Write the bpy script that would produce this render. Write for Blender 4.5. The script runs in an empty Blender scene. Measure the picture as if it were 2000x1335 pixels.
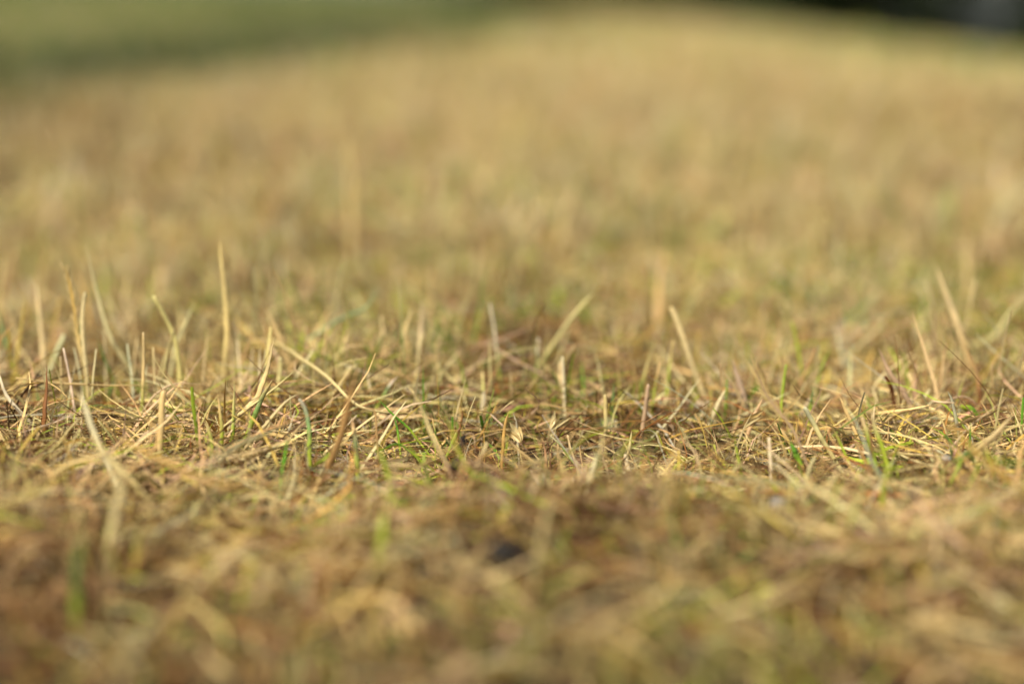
import bpy, math
import numpy as np

rng = np.random.default_rng(7)
scn = bpy.context.scene
C = scn.collection

# ------------------------------------------------------------------ camera
cam_d = bpy.data.cameras.new('camera')
cam_d.lens = 50.0; cam_d.sensor_width = 36.0
cam_d.clip_start = 0.01; cam_d.clip_end = 600.0
cam_d.dof.use_dof = True
cam_d.dof.focus_distance = 0.71
cam_d.dof.aperture_fstop = 1.75
cam_d.dof.aperture_blades = 0
cam = bpy.data.objects.new('camera', cam_d); C.objects.link(cam)
cam.location = (0, 0, 0.22)
cam.rotation_euler = (math.radians(90 - 13.9), 0, 0)
scn.camera = cam

# ------------------------------------------------------------------ light
SUN_EL, SUN_AZ = 50.0, 225.0         # azimuth clockwise from +Y: behind the camera, to the left
world = bpy.data.worlds.new('World'); scn.world = world; world.use_nodes = True
wn = world.node_tree.nodes; wl = world.node_tree.links; wn.clear()
wo = wn.new('ShaderNodeOutputWorld'); wb = wn.new('ShaderNodeBackground'); ws = wn.new('ShaderNodeTexSky')
ws.sky_type = 'NISHITA'; ws.sun_disc = False
ws.sun_elevation = math.radians(SUN_EL); ws.sun_rotation = math.radians(SUN_AZ)
ws.air_density = 1.0; ws.dust_density = 1.5; ws.ozone_density = 0.6
wb.inputs['Strength'].default_value = 0.058
wl.new(ws.outputs[0], wb.inputs[0]); wl.new(wb.outputs[0], wo.inputs[0])
sd = bpy.data.lights.new('sun', 'SUN'); sd.energy = 4.3; sd.angle = math.radians(11.0); sd.color = (1.0, 0.92, 0.77)
sun = bpy.data.objects.new('sun', sd); C.objects.link(sun)
sun.rotation_euler = (math.radians(90 - SUN_EL), 0, math.radians(180 - SUN_AZ)); sun.location = (0, 0, 30)
scn.view_settings.view_transform = 'Standard'; scn.view_settings.look = 'None'
scn.view_settings.gamma = 1.0; scn.view_settings.use_curve_mapping = False
scn.view_settings.exposure = 0.80
scn.render.engine = 'CYCLES'
scn.cycles.max_bounces = 6; scn.cycles.diffuse_bounces = 4; scn.cycles.glossy_bounces = 2
scn.cycles.transmission_bounces = 3; scn.cycles.transparent_max_bounces = 4
scn.cycles.use_denoising = True
scn.cycles.sample_clamp_indirect = 4.0
try: scn.cycles.denoiser = 'OPENIMAGEDENOISE'
except Exception: pass

# ------------------------------------------------------------------ noise and terrain
def _hash(ix, iy, s):
    n = (ix.astype(np.int64) * 374761393 + iy.astype(np.int64) * 668265263 + s * 1442695041) & 0x7fffffff
    n = ((n ^ (n >> 13)) * 1274126177) & 0x7fffffff
    return ((n ^ (n >> 16)) & 0xffff) / 65535.0
def vnoise(x, y, s=0):
    x = np.asarray(x, float); y = np.asarray(y, float)
    ix = np.floor(x); iy = np.floor(y); fx = x - ix; fy = y - iy
    u = fx*fx*(3-2*fx); v = fy*fy*(3-2*fy)
    a = _hash(ix, iy, s); b = _hash(ix+1, iy, s); c = _hash(ix, iy+1, s); d = _hash(ix+1, iy+1, s)
    return (a*(1-u)+b*u)*(1-v) + (c*(1-u)+d*u)*v
def fbm(x, y, s=0, o=3):
    t = 0; a = 0.5; n = 0
    for i in range(o):
        t = t + a*vnoise(np.asarray(x)*2**i + 17.3*i, np.asarray(y)*2**i - 9.1*i, s+i); n += a; a *= 0.5
    return t/n

def relief(x, y):
    x = np.asarray(x, float); y = np.asarray(y, float)
    near = np.clip((9 - y)/4, 0.35, 1)
    r = 0.030*(fbm(x*9, y*9, 3, 3) - 0.5) + 0.02*(fbm(x*2.2, y*2.2, 11, 2) - 0.5)*np.clip((y-1.0)/1.0, 0, 1)
    r = r + 0.008*np.exp(-((y-0.53)/0.05)**2) - 0.009*np.exp(-((y-0.66)/0.05)**2)*np.clip((x+0.15)/0.1, 0, 1)
    return r*near
def terrain(x, y):
    x = np.asarray(x, float); y = np.asarray(y, float)
    xr = np.clip(x, 0, None)
    fall = np.where(xr < 6, 0.021*xr**2, 0.021*36 + 0.252*(xr-6))
    rise = 0.020*np.clip(-x, 0, 60) * np.clip((y-2)/10, 0, 1)
    far = 0.004*np.clip(y-12, 0, 200)*np.clip(-0.2-(x+2)*0.2, 0, 1)
    drop = 0.02*np.clip(y-19, 0, 60)*np.clip((x+3)/2, 0, 1)
    return relief(x, y) - fall + rise + far - drop

# ------------------------------------------------------------------ colours (linear albedo)
COL = dict(
    pale=(.62,.505,.25), bone=(.70,.61,.39), straw=(.57,.425,.18), tan=(.40,.262,.105), golden=(.51,.35,.085),
    amber=(.48,.30,.11), orange=(.55,.36,.11), peach=(.62,.43,.22), pink=(.47,.31,.19), rust=(.27,.115,.035),
    grey=(.40,.36,.25), brown=(.135,.07,.026), dimgreen=(.035,.06,.014), green=(.12,.27,.025), dkgreen=(.07,.125,.022),  # the darkest green has corner darkening mixed into the turf colour
    ygreen=(.33,.40,.04), bluegreen=(.17,.29,.095), teal=(.30,.42,.24), olive=(.22,.22,.055))

for _k, _c in COL.items():          # a little richer than measured by eye
    _l = 0.25*_c[0]+0.65*_c[1]+0.10*_c[2]; COL[_k] = tuple(max(.006, _l+1.03*(v-_l)) for v in _c)

def new_mat(name):
    m = bpy.data.materials.new(name); m.use_nodes = True
    n = m.node_tree.nodes; n.clear()
    return m, n, m.node_tree.links

def blade_material(name, trans=0.35, rough=0.55, spec=0.35, vein=0.16):
    m, n, l = new_mat(name)
    out = n.new('ShaderNodeOutputMaterial'); mix = n.new('ShaderNodeMixShader'); mix.inputs[0].default_value = trans
    p = n.new('ShaderNodeBsdfPrincipled'); t = n.new('ShaderNodeBsdfTranslucent')
    p.inputs['Roughness'].default_value = rough; p.inputs['Specular IOR Level'].default_value = spec
    a = n.new('ShaderNodeAttribute'); a.attribute_name = 'tint'
    ac = n.new('ShaderNodeAttribute'); ac.attribute_name = 'across'
    # longitudinal fibres: fine stripes across the width, broken up by grain
    mu = n.new('ShaderNodeMath'); mu.operation = 'MULTIPLY'; mu.inputs[1].default_value = 17.0
    si = n.new('ShaderNodeMath'); si.operation = 'SINE'
    l.new(ac.outputs['Fac'], mu.inputs[0]); l.new(mu.outputs[0], si.inputs[0])
    tc = n.new('ShaderNodeTexCoord'); no = n.new('ShaderNodeTexNoise'); no.inputs['Scale'].default_value = 420.0; no.inputs['Detail'].default_value = 3.0
    l.new(tc.outputs['Object'], no.inputs['Vector'])
    m1 = n.new('ShaderNodeMath'); m1.operation = 'MULTIPLY_ADD'; m1.inputs[1].default_value = vein; m1.inputs[2].default_value = 0.72
    l.new(si.outputs[0], m1.inputs[0])
    m2 = n.new('ShaderNodeMath'); m2.operation = 'MULTIPLY_ADD'; m2.inputs[1].default_value = 0.56
    l.new(no.outputs['Fac'], m2.inputs[0]); l.new(m1.outputs[0], m2.inputs[2])
    mc = n.new('ShaderNodeVectorMath'); mc.operation = 'SCALE'
    l.new(a.outputs['Color'], mc.inputs[0]); l.new(m2.outputs[0], mc.inputs['Scale'])
    l.new(mc.outputs[0], p.inputs['Base Color']); l.new(mc.outputs[0], t.inputs['Color'])
    l.new(p.outputs[0], mix.inputs[1]); l.new(t.outputs[0], mix.inputs[2]); l.new(mix.outputs[0], out.inputs[0])
    return m
M_GRASS = blade_material('grass_blade_fibre', 0.32)
M_THATCH = blade_material('dead_thatch_fibre', 0.10, 0.65, 0.25)
M_HERO = blade_material('single_blade_fibre', 0.24, 0.45, 0.45, 0.10)

def simple_mat(name, col, rough=0.8, scale=40, amp=0.5, bump=0.0):
    m, n, l = new_mat(name)
    out = n.new('ShaderNodeOutputMaterial'); p = n.new('ShaderNodeBsdfPrincipled')
    p.inputs['Roughness'].default_value = rough; p.inputs['Specular IOR Level'].default_value = 0.25
    tc = n.new('ShaderNodeTexCoord'); no = n.new('ShaderNodeTexNoise'); no.inputs['Scale'].default_value = scale; no.inputs['Detail'].default_value = 5
    l.new(tc.outputs['Object'], no.inputs['Vector'])
    cr = n.new('ShaderNodeValToRGB')
    cr.color_ramp.elements[0].position = 0.3; cr.color_ramp.elements[1].position = 0.7
    cr.color_ramp.elements[0].color = tuple(c*(1-amp) for c in col)+(1,)
    cr.color_ramp.elements[1].color = tuple(min(1, c*(1+amp)) for c in col)+(1,)
    l.new(no.outputs['Fac'], cr.inputs[0]); l.new(cr.outputs[0], p.inputs['Base Color'])
    if bump:
        b = n.new('ShaderNodeBump'); b.inputs['Strength'].default_value = bump
        l.new(no.outputs['Fac'], b.inputs['Height']); l.new(b.outputs[0], p.inputs['Normal'])
    l.new(p.outputs[0], out.inputs[0])
    return m

# ------------------------------------------------------------------ mesh helpers
def mesh_np(name, verts, faces4, tint=None, across=None, mat=None, smooth=True):
    me = bpy.data.meshes.new(name)
    nv, nf = len(verts), len(faces4); k = faces4.shape[1]
    me.vertices.add(nv); me.vertices.foreach_set('co', np.ascontiguousarray(verts, np.float32).ravel())
    me.loops.add(nf*k); me.loops.foreach_set('vertex_index', np.ascontiguousarray(faces4, np.int32).ravel())
    me.polygons.add(nf); me.polygons.foreach_set('loop_start', np.arange(0, nf*k, k, dtype=np.int32))
    me.polygons.foreach_set('loop_total', np.full(nf, k, np.int32))
    me.polygons.foreach_set('use_smooth', np.full(nf, smooth, bool))
    me.update(calc_edges=True)
    if tint is not None:
        a = me.attributes.new('tint', 'FLOAT_COLOR', 'POINT')
        c = np.ones((nv, 4), np.float32); c[:, :3] = tint; a.data.foreach_set('color', c.ravel())
    if across is not None:
        a = me.attributes.new('across', 'FLOAT', 'POINT'); a.data.foreach_set('value', np.ascontiguousarray(across, np.float32).ravel())
    if mat: me.materials.append(mat)
    return me
def link(name, me, parent=None, **props):
    o = bpy.data.objects.new(name, me); C.objects.link(o)
    if parent: o.parent = parent
    for k, v in props.items(): o[k] = v
    return o

def ribbons(root, az, th, seglen, width, tint, facing, fold=0.0):
    """root (B,3); az, th (B,S) heading and angle from vertical per segment; seglen (B,); width (B,S+1); tint (B,S+1,3)."""
    B, S = az.shape
    d = np.stack([np.sin(th)*np.cos(az), np.sin(th)*np.sin(az), np.cos(th)], -1)
    P = np.concatenate([np.zeros((B, 1, 3)), np.cumsum(d*seglen[:, None, None], 1)], 1) + root[:, None, :]
    dt = np.concatenate([d, d[:, -1:]], 1)
    azp = np.concatenate([az, az[:, -1:]], 1)
    perp = np.stack([-np.sin(azp), np.cos(azp), np.zeros_like(azp)], -1)
    nrm = np.cross(dt, perp)
    f = facing[:, None, None]
    side = perp*np.cos(f) + nrm*np.sin(f)
    up = np.cross(side, dt)
    w = width[..., None]*0.5
    if fold:
        V = np.stack([P - side*w, P - up*w*fold, P + side*w], 2); n = 3
        ac = np.array([-1., 0., 1.])
    else:
        V = np.stack([P - side*w, P + side*w], 2); n = 2
        ac = np.array([-1., 1.])
    verts = V.reshape(-1, 3)
    base = (np.arange(B)*(S+1)*n)[:, None, None]
    s = (np.arange(S)*n)[None, :, None]; q = np.arange(n-1)[None, None, :]
    i0 = base + s + q
    F = np.stack([i0, i0+1, i0+1+n, i0+n], -1).reshape(-1, 4)
    T = np.repeat(tint[:, :, None, :], n, 2).reshape(-1, 3)
    A = np.tile(ac, B*(S+1))
    return verts, F, T, A

def tints(B, S, names, probs, jit=0.14, tipn=None, tipp=0.0):
    pal = np.array([COL[k] for k in names]); pr = np.asarray(probs, float)
    if pr.ndim == 1:
        idx = rng.choice(len(names), B, p=pr/pr.sum())
    else:
        pr = pr/pr.sum(1, keepdims=True); idx = (pr.cumsum(1) < rng.random((B, 1))).sum(1).clip(0, len(names)-1)
    c = pal[idx]*(1 + jit*rng.standard_normal((B, 1)))*(1 + 0.06*rng.standard_normal((B, 3)))
    t = np.repeat(c[:, None, :], S+1, 1)
    if tipn:
        sel = rng.random(B) < tipp
        tc = np.array(COL[tipn]); k = np.linspace(0, 1, S+1)[None, :, None]**1.5
        t[sel] = t[sel]*(1-k) + tc*k*(0.85+0.3*rng.random((sel.sum(), 1, 1)))
    return np.clip(t, 0.01, 0.85)

INNER = None
def zone(n, y0, y1, k, m, power=1.0):
    """n points in a wedge that opens away from the camera: |x| < k*y + m."""
    pts = []
    tot = 0
    W1 = k*y1+m
    while tot < n:
        y = y0 + (y1-y0)*rng.random(n*2)**power; x = (rng.random(n*2)*2-1)*W1
        ok = np.abs(x) < k*y+m
        if INNER is not None: ok &= (np.abs(x) > 0.38*y+INNER) | (y < 0.32)
        pts.append(np.stack([x[ok], y[ok]], 1)); tot += ok.sum()
    return np.concatenate(pts)[:n]

def fresh_dim_strip(x, y):  # greener turf, its tone deepened to carry the corner's vignette darkening
    xc = -1.34 + 0.15*(y-3.8)
    patch = 0.8*np.exp(-((x+1.30)/0.34)**2-((y-3.0)/0.7)**2)
    return patch + np.exp(-((x-xc)/(0.40+0.06*np.clip(y-3.8, 0, 9)))**2)*np.clip((y-2.7)/1.0, 0, 1)*np.clip((11.5-y)/3, 0, 1)
def brown_and_vignette(x, y):
    """random brown turf, plus lens vignette painted brown round the camera and both sides"""
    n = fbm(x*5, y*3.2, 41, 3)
    a = np.clip((0.56-y)*8, 0, 1.3)  # darkening of the lower picture edge, painted as browner turf
    b = 0.6*np.exp(-((x+0.75)/0.33)**2-((y-1.9)/0.9)**2) + 0.6*np.exp(-((x-0.85)/0.38)**2-((y-2.0)/1.0)**2) + 0.7*np.exp(-((x-0.33)/0.10)**2-((y-0.72)/0.14)**2) + 0.6*np.exp(-((x+0.33)/0.10)**2-((y-0.66)/0.12)**2)  # darkening of the side edges, painted as browner patches
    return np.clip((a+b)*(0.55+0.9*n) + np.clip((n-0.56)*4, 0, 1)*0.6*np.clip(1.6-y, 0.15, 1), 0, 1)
def far_left(x, y):
    return np.clip((-1.30+0.13*(y-3.8)-x)/0.9, 0, 1)*np.clip((y-3.2)/2.0, 0, 1)
def greenness(x, y):
    """how green the turf is from place to place, 0..1"""
    g = fbm(x*3.0, y*2.0, 21, 3)
    g = np.clip((g-0.44)*3.6, 0, 1)
    # a long strip of fresher turf far off to the left (it carries the corner darkening too), and along the brow to the right
    strip = fresh_dim_strip(x, y)
    strip2 = np.clip((x-0.5-0.10*y)/1.0, 0, 1)*np.clip((y-4.0)/2.5, 0, 1)*1.3
    left = np.clip((-x-0.9)/0.5, 0, 1)*np.clip(1-np.abs(y-3.2)/1.6, 0, 1)*0.7
    leftfar = np.clip((-1.30+0.15*(y-3.8)-x)/0.5, 0, 1)*np.clip((y-3.0)/1.0, 0, 1)*0.35
    far = np.clip((y-11)/4, 0, 1)*np.clip((1.5-x)/3, 0, 1)*0.6
    mid = 0.55*np.exp(-((x-0.02)/0.25)**2-((y-0.98)/0.10)**2)*(0.4+g) + 0.95*np.exp(-((x-0.33)/0.16)**2-((y-1.10)/0.16)**2)*(0.5+g)        # greener tufts right of the middle
    return np.clip(g*np.clip(1.15-y/2.2, 0.10, 0.8) + strip*1.6 + strip2 + left + leftfar + far + mid + 0.28*np.clip((y-3.5)/3, 0, 1), 0, 1)

# ------------------------------------------------------------------ ground sheet
def ground():
    ys = np.concatenate([np.arange(-3, 0.2, 0.2), np.arange(0.2, 1.4, 0.010), np.arange(1.4, 6, 0.05), np.arange(6, 20, 0.3), np.geomspace(20, 420, 30)])
    xs1 = np.concatenate([np.arange(0, 0.6, 0.012), np.arange(0.6, 4, 0.08), np.arange(4, 14, 0.4), np.geomspace(14, 300, 22)])
    xs = np.concatenate([-xs1[:0:-1], xs1])
    X, Y = np.meshgrid(xs, ys)
    Z = terrain(X, Y) - 0.011
    V = np.stack([X, Y, Z], -1).reshape(-1, 3)
    nx = len(xs); i = np.arange(len(ys)-1)[:, None]*nx + np.arange(nx-1)[None, :]
    F = np.stack([i, i+1, i+1+nx, i+nx], -1).reshape(-1, 4)
    m, n, l = new_mat('dry_turf_soil')
    out = n.new('ShaderNodeOutputMaterial'); p = n.new('ShaderNodeBsdfPrincipled'); p.inputs['Roughness'].default_value = 0.95
    p.inputs['Specular IOR Level'].default_value = 0.1
    tc = n.new('ShaderNodeTexCoord')
    no = n.new('ShaderNodeTexNoise'); no.inputs['Scale'].default_value = 90; no.inputs['Detail'].default_value = 6
    n2 = n.new('ShaderNodeTexNoise'); n2.inputs['Scale'].default_value = 0.35; n2.inputs['Detail'].default_value = 5
    l.new(tc.outputs['Object'], no.inputs['Vector']); l.new(tc.outputs['Object'], n2.inputs['Vector'])
    cr = n.new('ShaderNodeValToRGB'); cr.color_ramp.elements[0].position = 0.35; cr.color_ramp.elements[1].position = 0.7
    cr.color_ramp.elements[0].color = (.028, .018, .011, 1); cr.color_ramp.elements[1].color = (.085, .052, .028, 1)
    c2 = n.new('ShaderNodeValToRGB'); c2.color_ramp.elements[0].position = 0.35; c2.color_ramp.elements[1].position = 0.65
    c2.color_ramp.elements[0].color = (.72, .76, .66, 1); c2.color_ramp.elements[1].color = (1.15, 1.1, 1.05, 1)
    l.new(no.outputs['Fac'], cr.inputs[0]); l.new(n2.outputs['Fac'], c2.inputs[0])
    # beyond the blades that are built, the sheet itself wears the colour of dry turf
    sp = n.new('ShaderNodeSeparateXYZ'); l.new(tc.outputs['Object'], sp.inputs[0])
    mr = n.new('ShaderNodeMapRange'); mr.inputs['From Min'].default_value = 1.5; mr.inputs['From Max'].default_value = 6.0
    l.new(sp.outputs['Y'], mr.inputs['Value'])
    at = n.new('ShaderNodeAttribute'); at.attribute_name = 'tint'
    vm = n.new('ShaderNodeVectorMath'); vm.operation = 'MULTIPLY'
    l.new(at.outputs['Color'], vm.inputs[0]); l.new(c2.outputs[0], vm.inputs[1])
    mx = n.new('ShaderNodeMix'); mx.data_type = 'RGBA'
    l.new(mr.outputs[0], mx.inputs['Factor']); l.new(cr.outputs[0], mx.inputs['A']); l.new(vm.outputs[0], mx.inputs['B'])
    l.new(mx.outputs['Result'], p.inputs['Base Color'])
    b = n.new('ShaderNodeBump'); b.inputs['Strength'].default_value = 0.6; b.inputs['Distance'].default_value = 0.004
    l.new(no.outputs['Fac'], b.inputs['Height']); l.new(b.outputs[0], p.inputs['Normal'])
    l.new(p.outputs[0], out.inputs[0])
    g = greenness(X, Y).ravel()[:, None]; gs = fresh_dim_strip(X, Y).ravel()[:, None]
    fl = far_left(X, Y).ravel()[:, None]
    tint = np.array([.40, .29, .13])*(1-g) + np.array([.17, .19, .05])*g; tint = tint*(1-fl) + np.array([.06, .08, .02])*fl; tint = tint*(1-gs) + np.array([.03, .05, .012])*gs  # strip's darkest tint: green turf plus painted corner darkening
    me = mesh_np('ground', V, F, tint, mat=m)
    link('ground', me, kind='structure', label='brown soil of the meadow falling away to the right', category='ground')
ground()

# ------------------------------------------------------------------ thatch: dead curled fibres lying on the soil
def thatch(n, y0, y1, k, m, L, W, segs, name, label, lift=0.012, power=1.0):
    p = zone(n, y0, y1, k, m, power)
    p = p[rng.random(n) > 0.72*np.clip((0.53-p[:, 1])*9, 0, 1)]          # thinner mat round the camera, soil shows through
    n = len(p); B = n; S = segs
    ln = rng.uniform(*L, B); wd = rng.lognormal(0, 0.38, B)*W
    az0 = rng.uniform(0, 2*np.pi, B)
    drift = rng.standard_normal((B, 1))*0.22
    az = az0[:, None] + drift*np.arange(S)[None, :] + np.cumsum(rng.standard_normal((B, S))*0.16, 1)
    th0 = np.clip(rng.normal(1.36, 0.22, B), 0.5, 1.62)
    bend = np.abs(rng.normal(0.30, 0.22, B))
    th = th0[:, None] + bend[:, None]*(np.arange(S)/S)[None, :]*1.4 + np.cumsum(rng.standard_normal((B, S))*0.09, 1)
    g = greenness(p[:, 0], p[:, 1])
    z = terrain(p[:, 0], p[:, 1]) - 0.010 + lift*rng.random(B)
    root = np.stack([p[:, 0], p[:, 1], z], 1)
    s = np.linspace(0, 1, S+1)[None, :]
    w = wd[:, None]*np.clip(1.05 - s**3*0.8, 0.1, 1)
    names = ['pale', 'straw', 'tan', 'golden', 'rust', 'brown', 'grey', 'pink', 'ygreen', 'olive']
    br = np.clip((fbm(p[:, 0]*11, p[:, 1]*11, 31, 2)-0.45)*3 + brown_and_vignette(p[:, 0], p[:, 1])*1.1, 0, 1.3)     # random browner patches, plus the vignette painted as brown
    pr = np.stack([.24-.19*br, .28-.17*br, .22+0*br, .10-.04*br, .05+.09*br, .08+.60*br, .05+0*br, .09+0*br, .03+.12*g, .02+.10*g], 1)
    T = tints(B, S, names, pr, 0.18)
    v, F, tt, A = ribbons(root, az, th, ln/S, w, T, rng.normal(0, 0.9, B))
    # no fibre burrows under the soil
    gz = terrain(v[:, 0], v[:, 1]) - 0.0105
    v[:, 2] = np.maximum(v[:, 2], gz)
    link(name, mesh_np(name, v, F, tt, A, M_THATCH), kind='stuff', label=label, category='thatch')

thatch(62000, 0.30, 1.25, 0.40, 0.10, (0.014, 0.065), 0.00080, 5, 'dry_thatch', 'mat of curled dead grass fibres lying over the soil up close')

# ------------------------------------------------------------------ upright grass
def clump_points(n, y0, y1, k, m, per, rad, power=1.0):
    c = zone(max(1, n//per), y0, y1, k, m, power)
    idx = rng.integers(0, len(c), n)
    return c[idx] + rng.normal(0, 1, (n, 2))*rad, idx, len(c)

def grass(n, y0, y1, k, m, L, W, segs, name, label, per=14, rad=0.008, fold=0.0, tall=0.03, greenf=1.0, mown=0.45, power=1.0, lean=0.42, boost=0.0, share=0.45):
    p, ci, nc = clump_points(n, y0, y1, k, m, per, rad, power); B = n; S = segs
    g = np.clip(greenness(p[:, 0], p[:, 1])*greenf + boost, 0, 1)
    cl = rng.lognormal(0, 0.30, nc)[ci]
    ln = rng.uniform(*L, B)*cl
    t = rng.random(B) < tall; ln[t] *= rng.uniform(1.4, 2.1, t.sum())
    ln = np.clip(ln, L[0]*.6, L[1]*1.7)
    wd = rng.lognormal(0, 0.30, B)*W
    caz = rng.uniform(0, 2*np.pi, nc)[ci]
    az0 = rng.uniform(0, 2*np.pi, B); 
    az = az0[:, None] + np.cumsum(rng.standard_normal((B, S))*0.13, 1)
    th0 = np.abs(rng.normal(0, lean, B)); bend = np.abs(rng.normal(0.35, 0.45, B)); bend[t] *= 0.5; th0[t] *= 0.6
    th = th0[:, None] + bend[:, None]*(np.arange(S)/S)[None, :] + np.cumsum(rng.standard_normal((B, S))*0.05, 1)
    root = np.stack([p[:, 0], p[:, 1], terrain(p[:, 0], p[:, 1]) - 0.008], 1)
    s = np.linspace(0, 1, S+1)[None, :]
    cut = (rng.random(B) < mown)[:, None]
    prof = np.where(cut, np.clip(0.7+0.5*s, 0, 1)*(1-0.25*s**6), np.clip(0.6+1.2*s, 0, 1)*(1-s**2.2*0.96))
    w = wd[:, None]*prof
    names = ['pale', 'bone', 'straw', 'tan', 'golden', 'pink', 'rust', 'ygreen', 'green', 'dkgreen', 'olive', 'bluegreen']
    b = brown_and_vignette(p[:, 0], p[:, 1])*(1-g*0.6)
    farleft = far_left(p[:, 0], p[:, 1])
    fade = np.clip((p[:, 1]-0.58)*.9, 0, .5)
    pr = np.stack([.22-.16*g+.55*fade, .05-.03*g+.42*fade, .26-.18*g, .16-.10*g, .12-.06*g, .07-.05*g, .05-.03*g, .035+.22*g+.03*(p[:, 1] < 1.25), .012+.22*g+.022*(p[:, 1] < 1.25), .004+.14*g+1.0*fresh_dim_strip(p[:, 0], p[:, 1])+3.0*farleft, .02+.16*g+0.8*farleft, .006+.06*g], 1)
    names = names + ['brown', 'dimgreen']; fs = fresh_dim_strip(p[:, 0], p[:, 1]); pr = np.clip(pr, .001, 1)*np.stack([1-.85*b, 1-.8*b, 1-.6*b, 1+.6*b, 1-.2*b, 1+.3*b, 1+1.0*b, 1-.1*b, 1-.1*b, 1+.3*b, 1+1.2*b, 1-.5*b], 1)
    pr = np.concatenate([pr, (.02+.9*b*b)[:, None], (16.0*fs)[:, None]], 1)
    T = tints(B, S, names, pr, 0.16 if y0 < 1 else 0.07, 'pale', 0.22)
    own = rng.random(B) < share          # blades of one clump tend to one colour
    first = np.full(nc, -1); first[ci[::-1]] = np.arange(B)[::-1]
    T[own] = T[first[ci[own]]]*(1+0.12*rng.standard_normal((own.sum(), 1, 1)))
    T = np.clip(T*(1+(0.16 if y0 < 1 else 0.05)*np.tanh(rng.standard_normal(nc)))[ci][:, None, None], 0.01, 0.85)
    v, F, tt, A = ribbons(root, az, th, ln/S, w, T, rng.uniform(-1.5, 1.5, B), fold)
    link(name, mesh_np(name, v, F, tt, A, M_GRASS), kind='stuff', label=label, category='grass')

grass(21000, 0.30, 1.30, 0.40, 0.10, (0.008, 0.025), 0.00115, 4, 'short_grass', 'short mown blades, mostly dry, standing in the near turf', fold=0.35, per=11, rad=0.007, tall=0.035)
grass(7500, 0.74, 1.45, 0.40, 0.10, (0.017, 0.040), 0.0014, 5, 'taller_dry_grass', 'taller dry blades standing behind the sharp thatch', fold=0.3, per=9, rad=0.012, tall=0.05, greenf=0.9, lean=0.27)
thatch(45000, 1.22, 3.2, 0.40, 0.45, (0.03, 0.09), 0.0017, 4, 'field_thatch', 'dead grass litter over the nearer meadow', lift=0.02, power=0.85)
grass(98000, 1.25, 3.4, 0.40, 0.45, (0.020, 0.048), 0.0018, 3, 'field_grass', 'dry tan and green grass of the nearer meadow', per=18, rad=0.03, tall=0.02, lean=0.35, power=0.85, share=0.05)
grass(80000, 3.2, 12.0, 0.42, 1.2, (0.02, 0.045), 0.0070, 3, 'far_grass', 'pale dry grass of the far meadow with a greener strip', per=20, rad=0.06, tall=0.03, power=0.8, share=0.15)
grass(26000, 11.5, 45.0, 0.50, 3.0, (0.03, 0.06), 0.03, 2, 'distant_grass', 'dry grass on the brow of the meadow, far off', per=24, rad=0.25, tall=0.03, power=0.8)

INNER = 0.08                      # the same turf going on either side of what the picture shows
thatch(36000, -0.25, 1.30, 0.40, 0.75, (0.02, 0.075), 0.0015, 4, 'side_thatch', 'dead grass mat of the turf to either side')
grass(15000, -0.25, 1.30, 0.40, 0.75, (0.010, 0.035), 0.0017, 3, 'side_grass', 'dry blades standing in the turf to either side', per=11, rad=0.008, tall=0.04)
INNER = None

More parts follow.
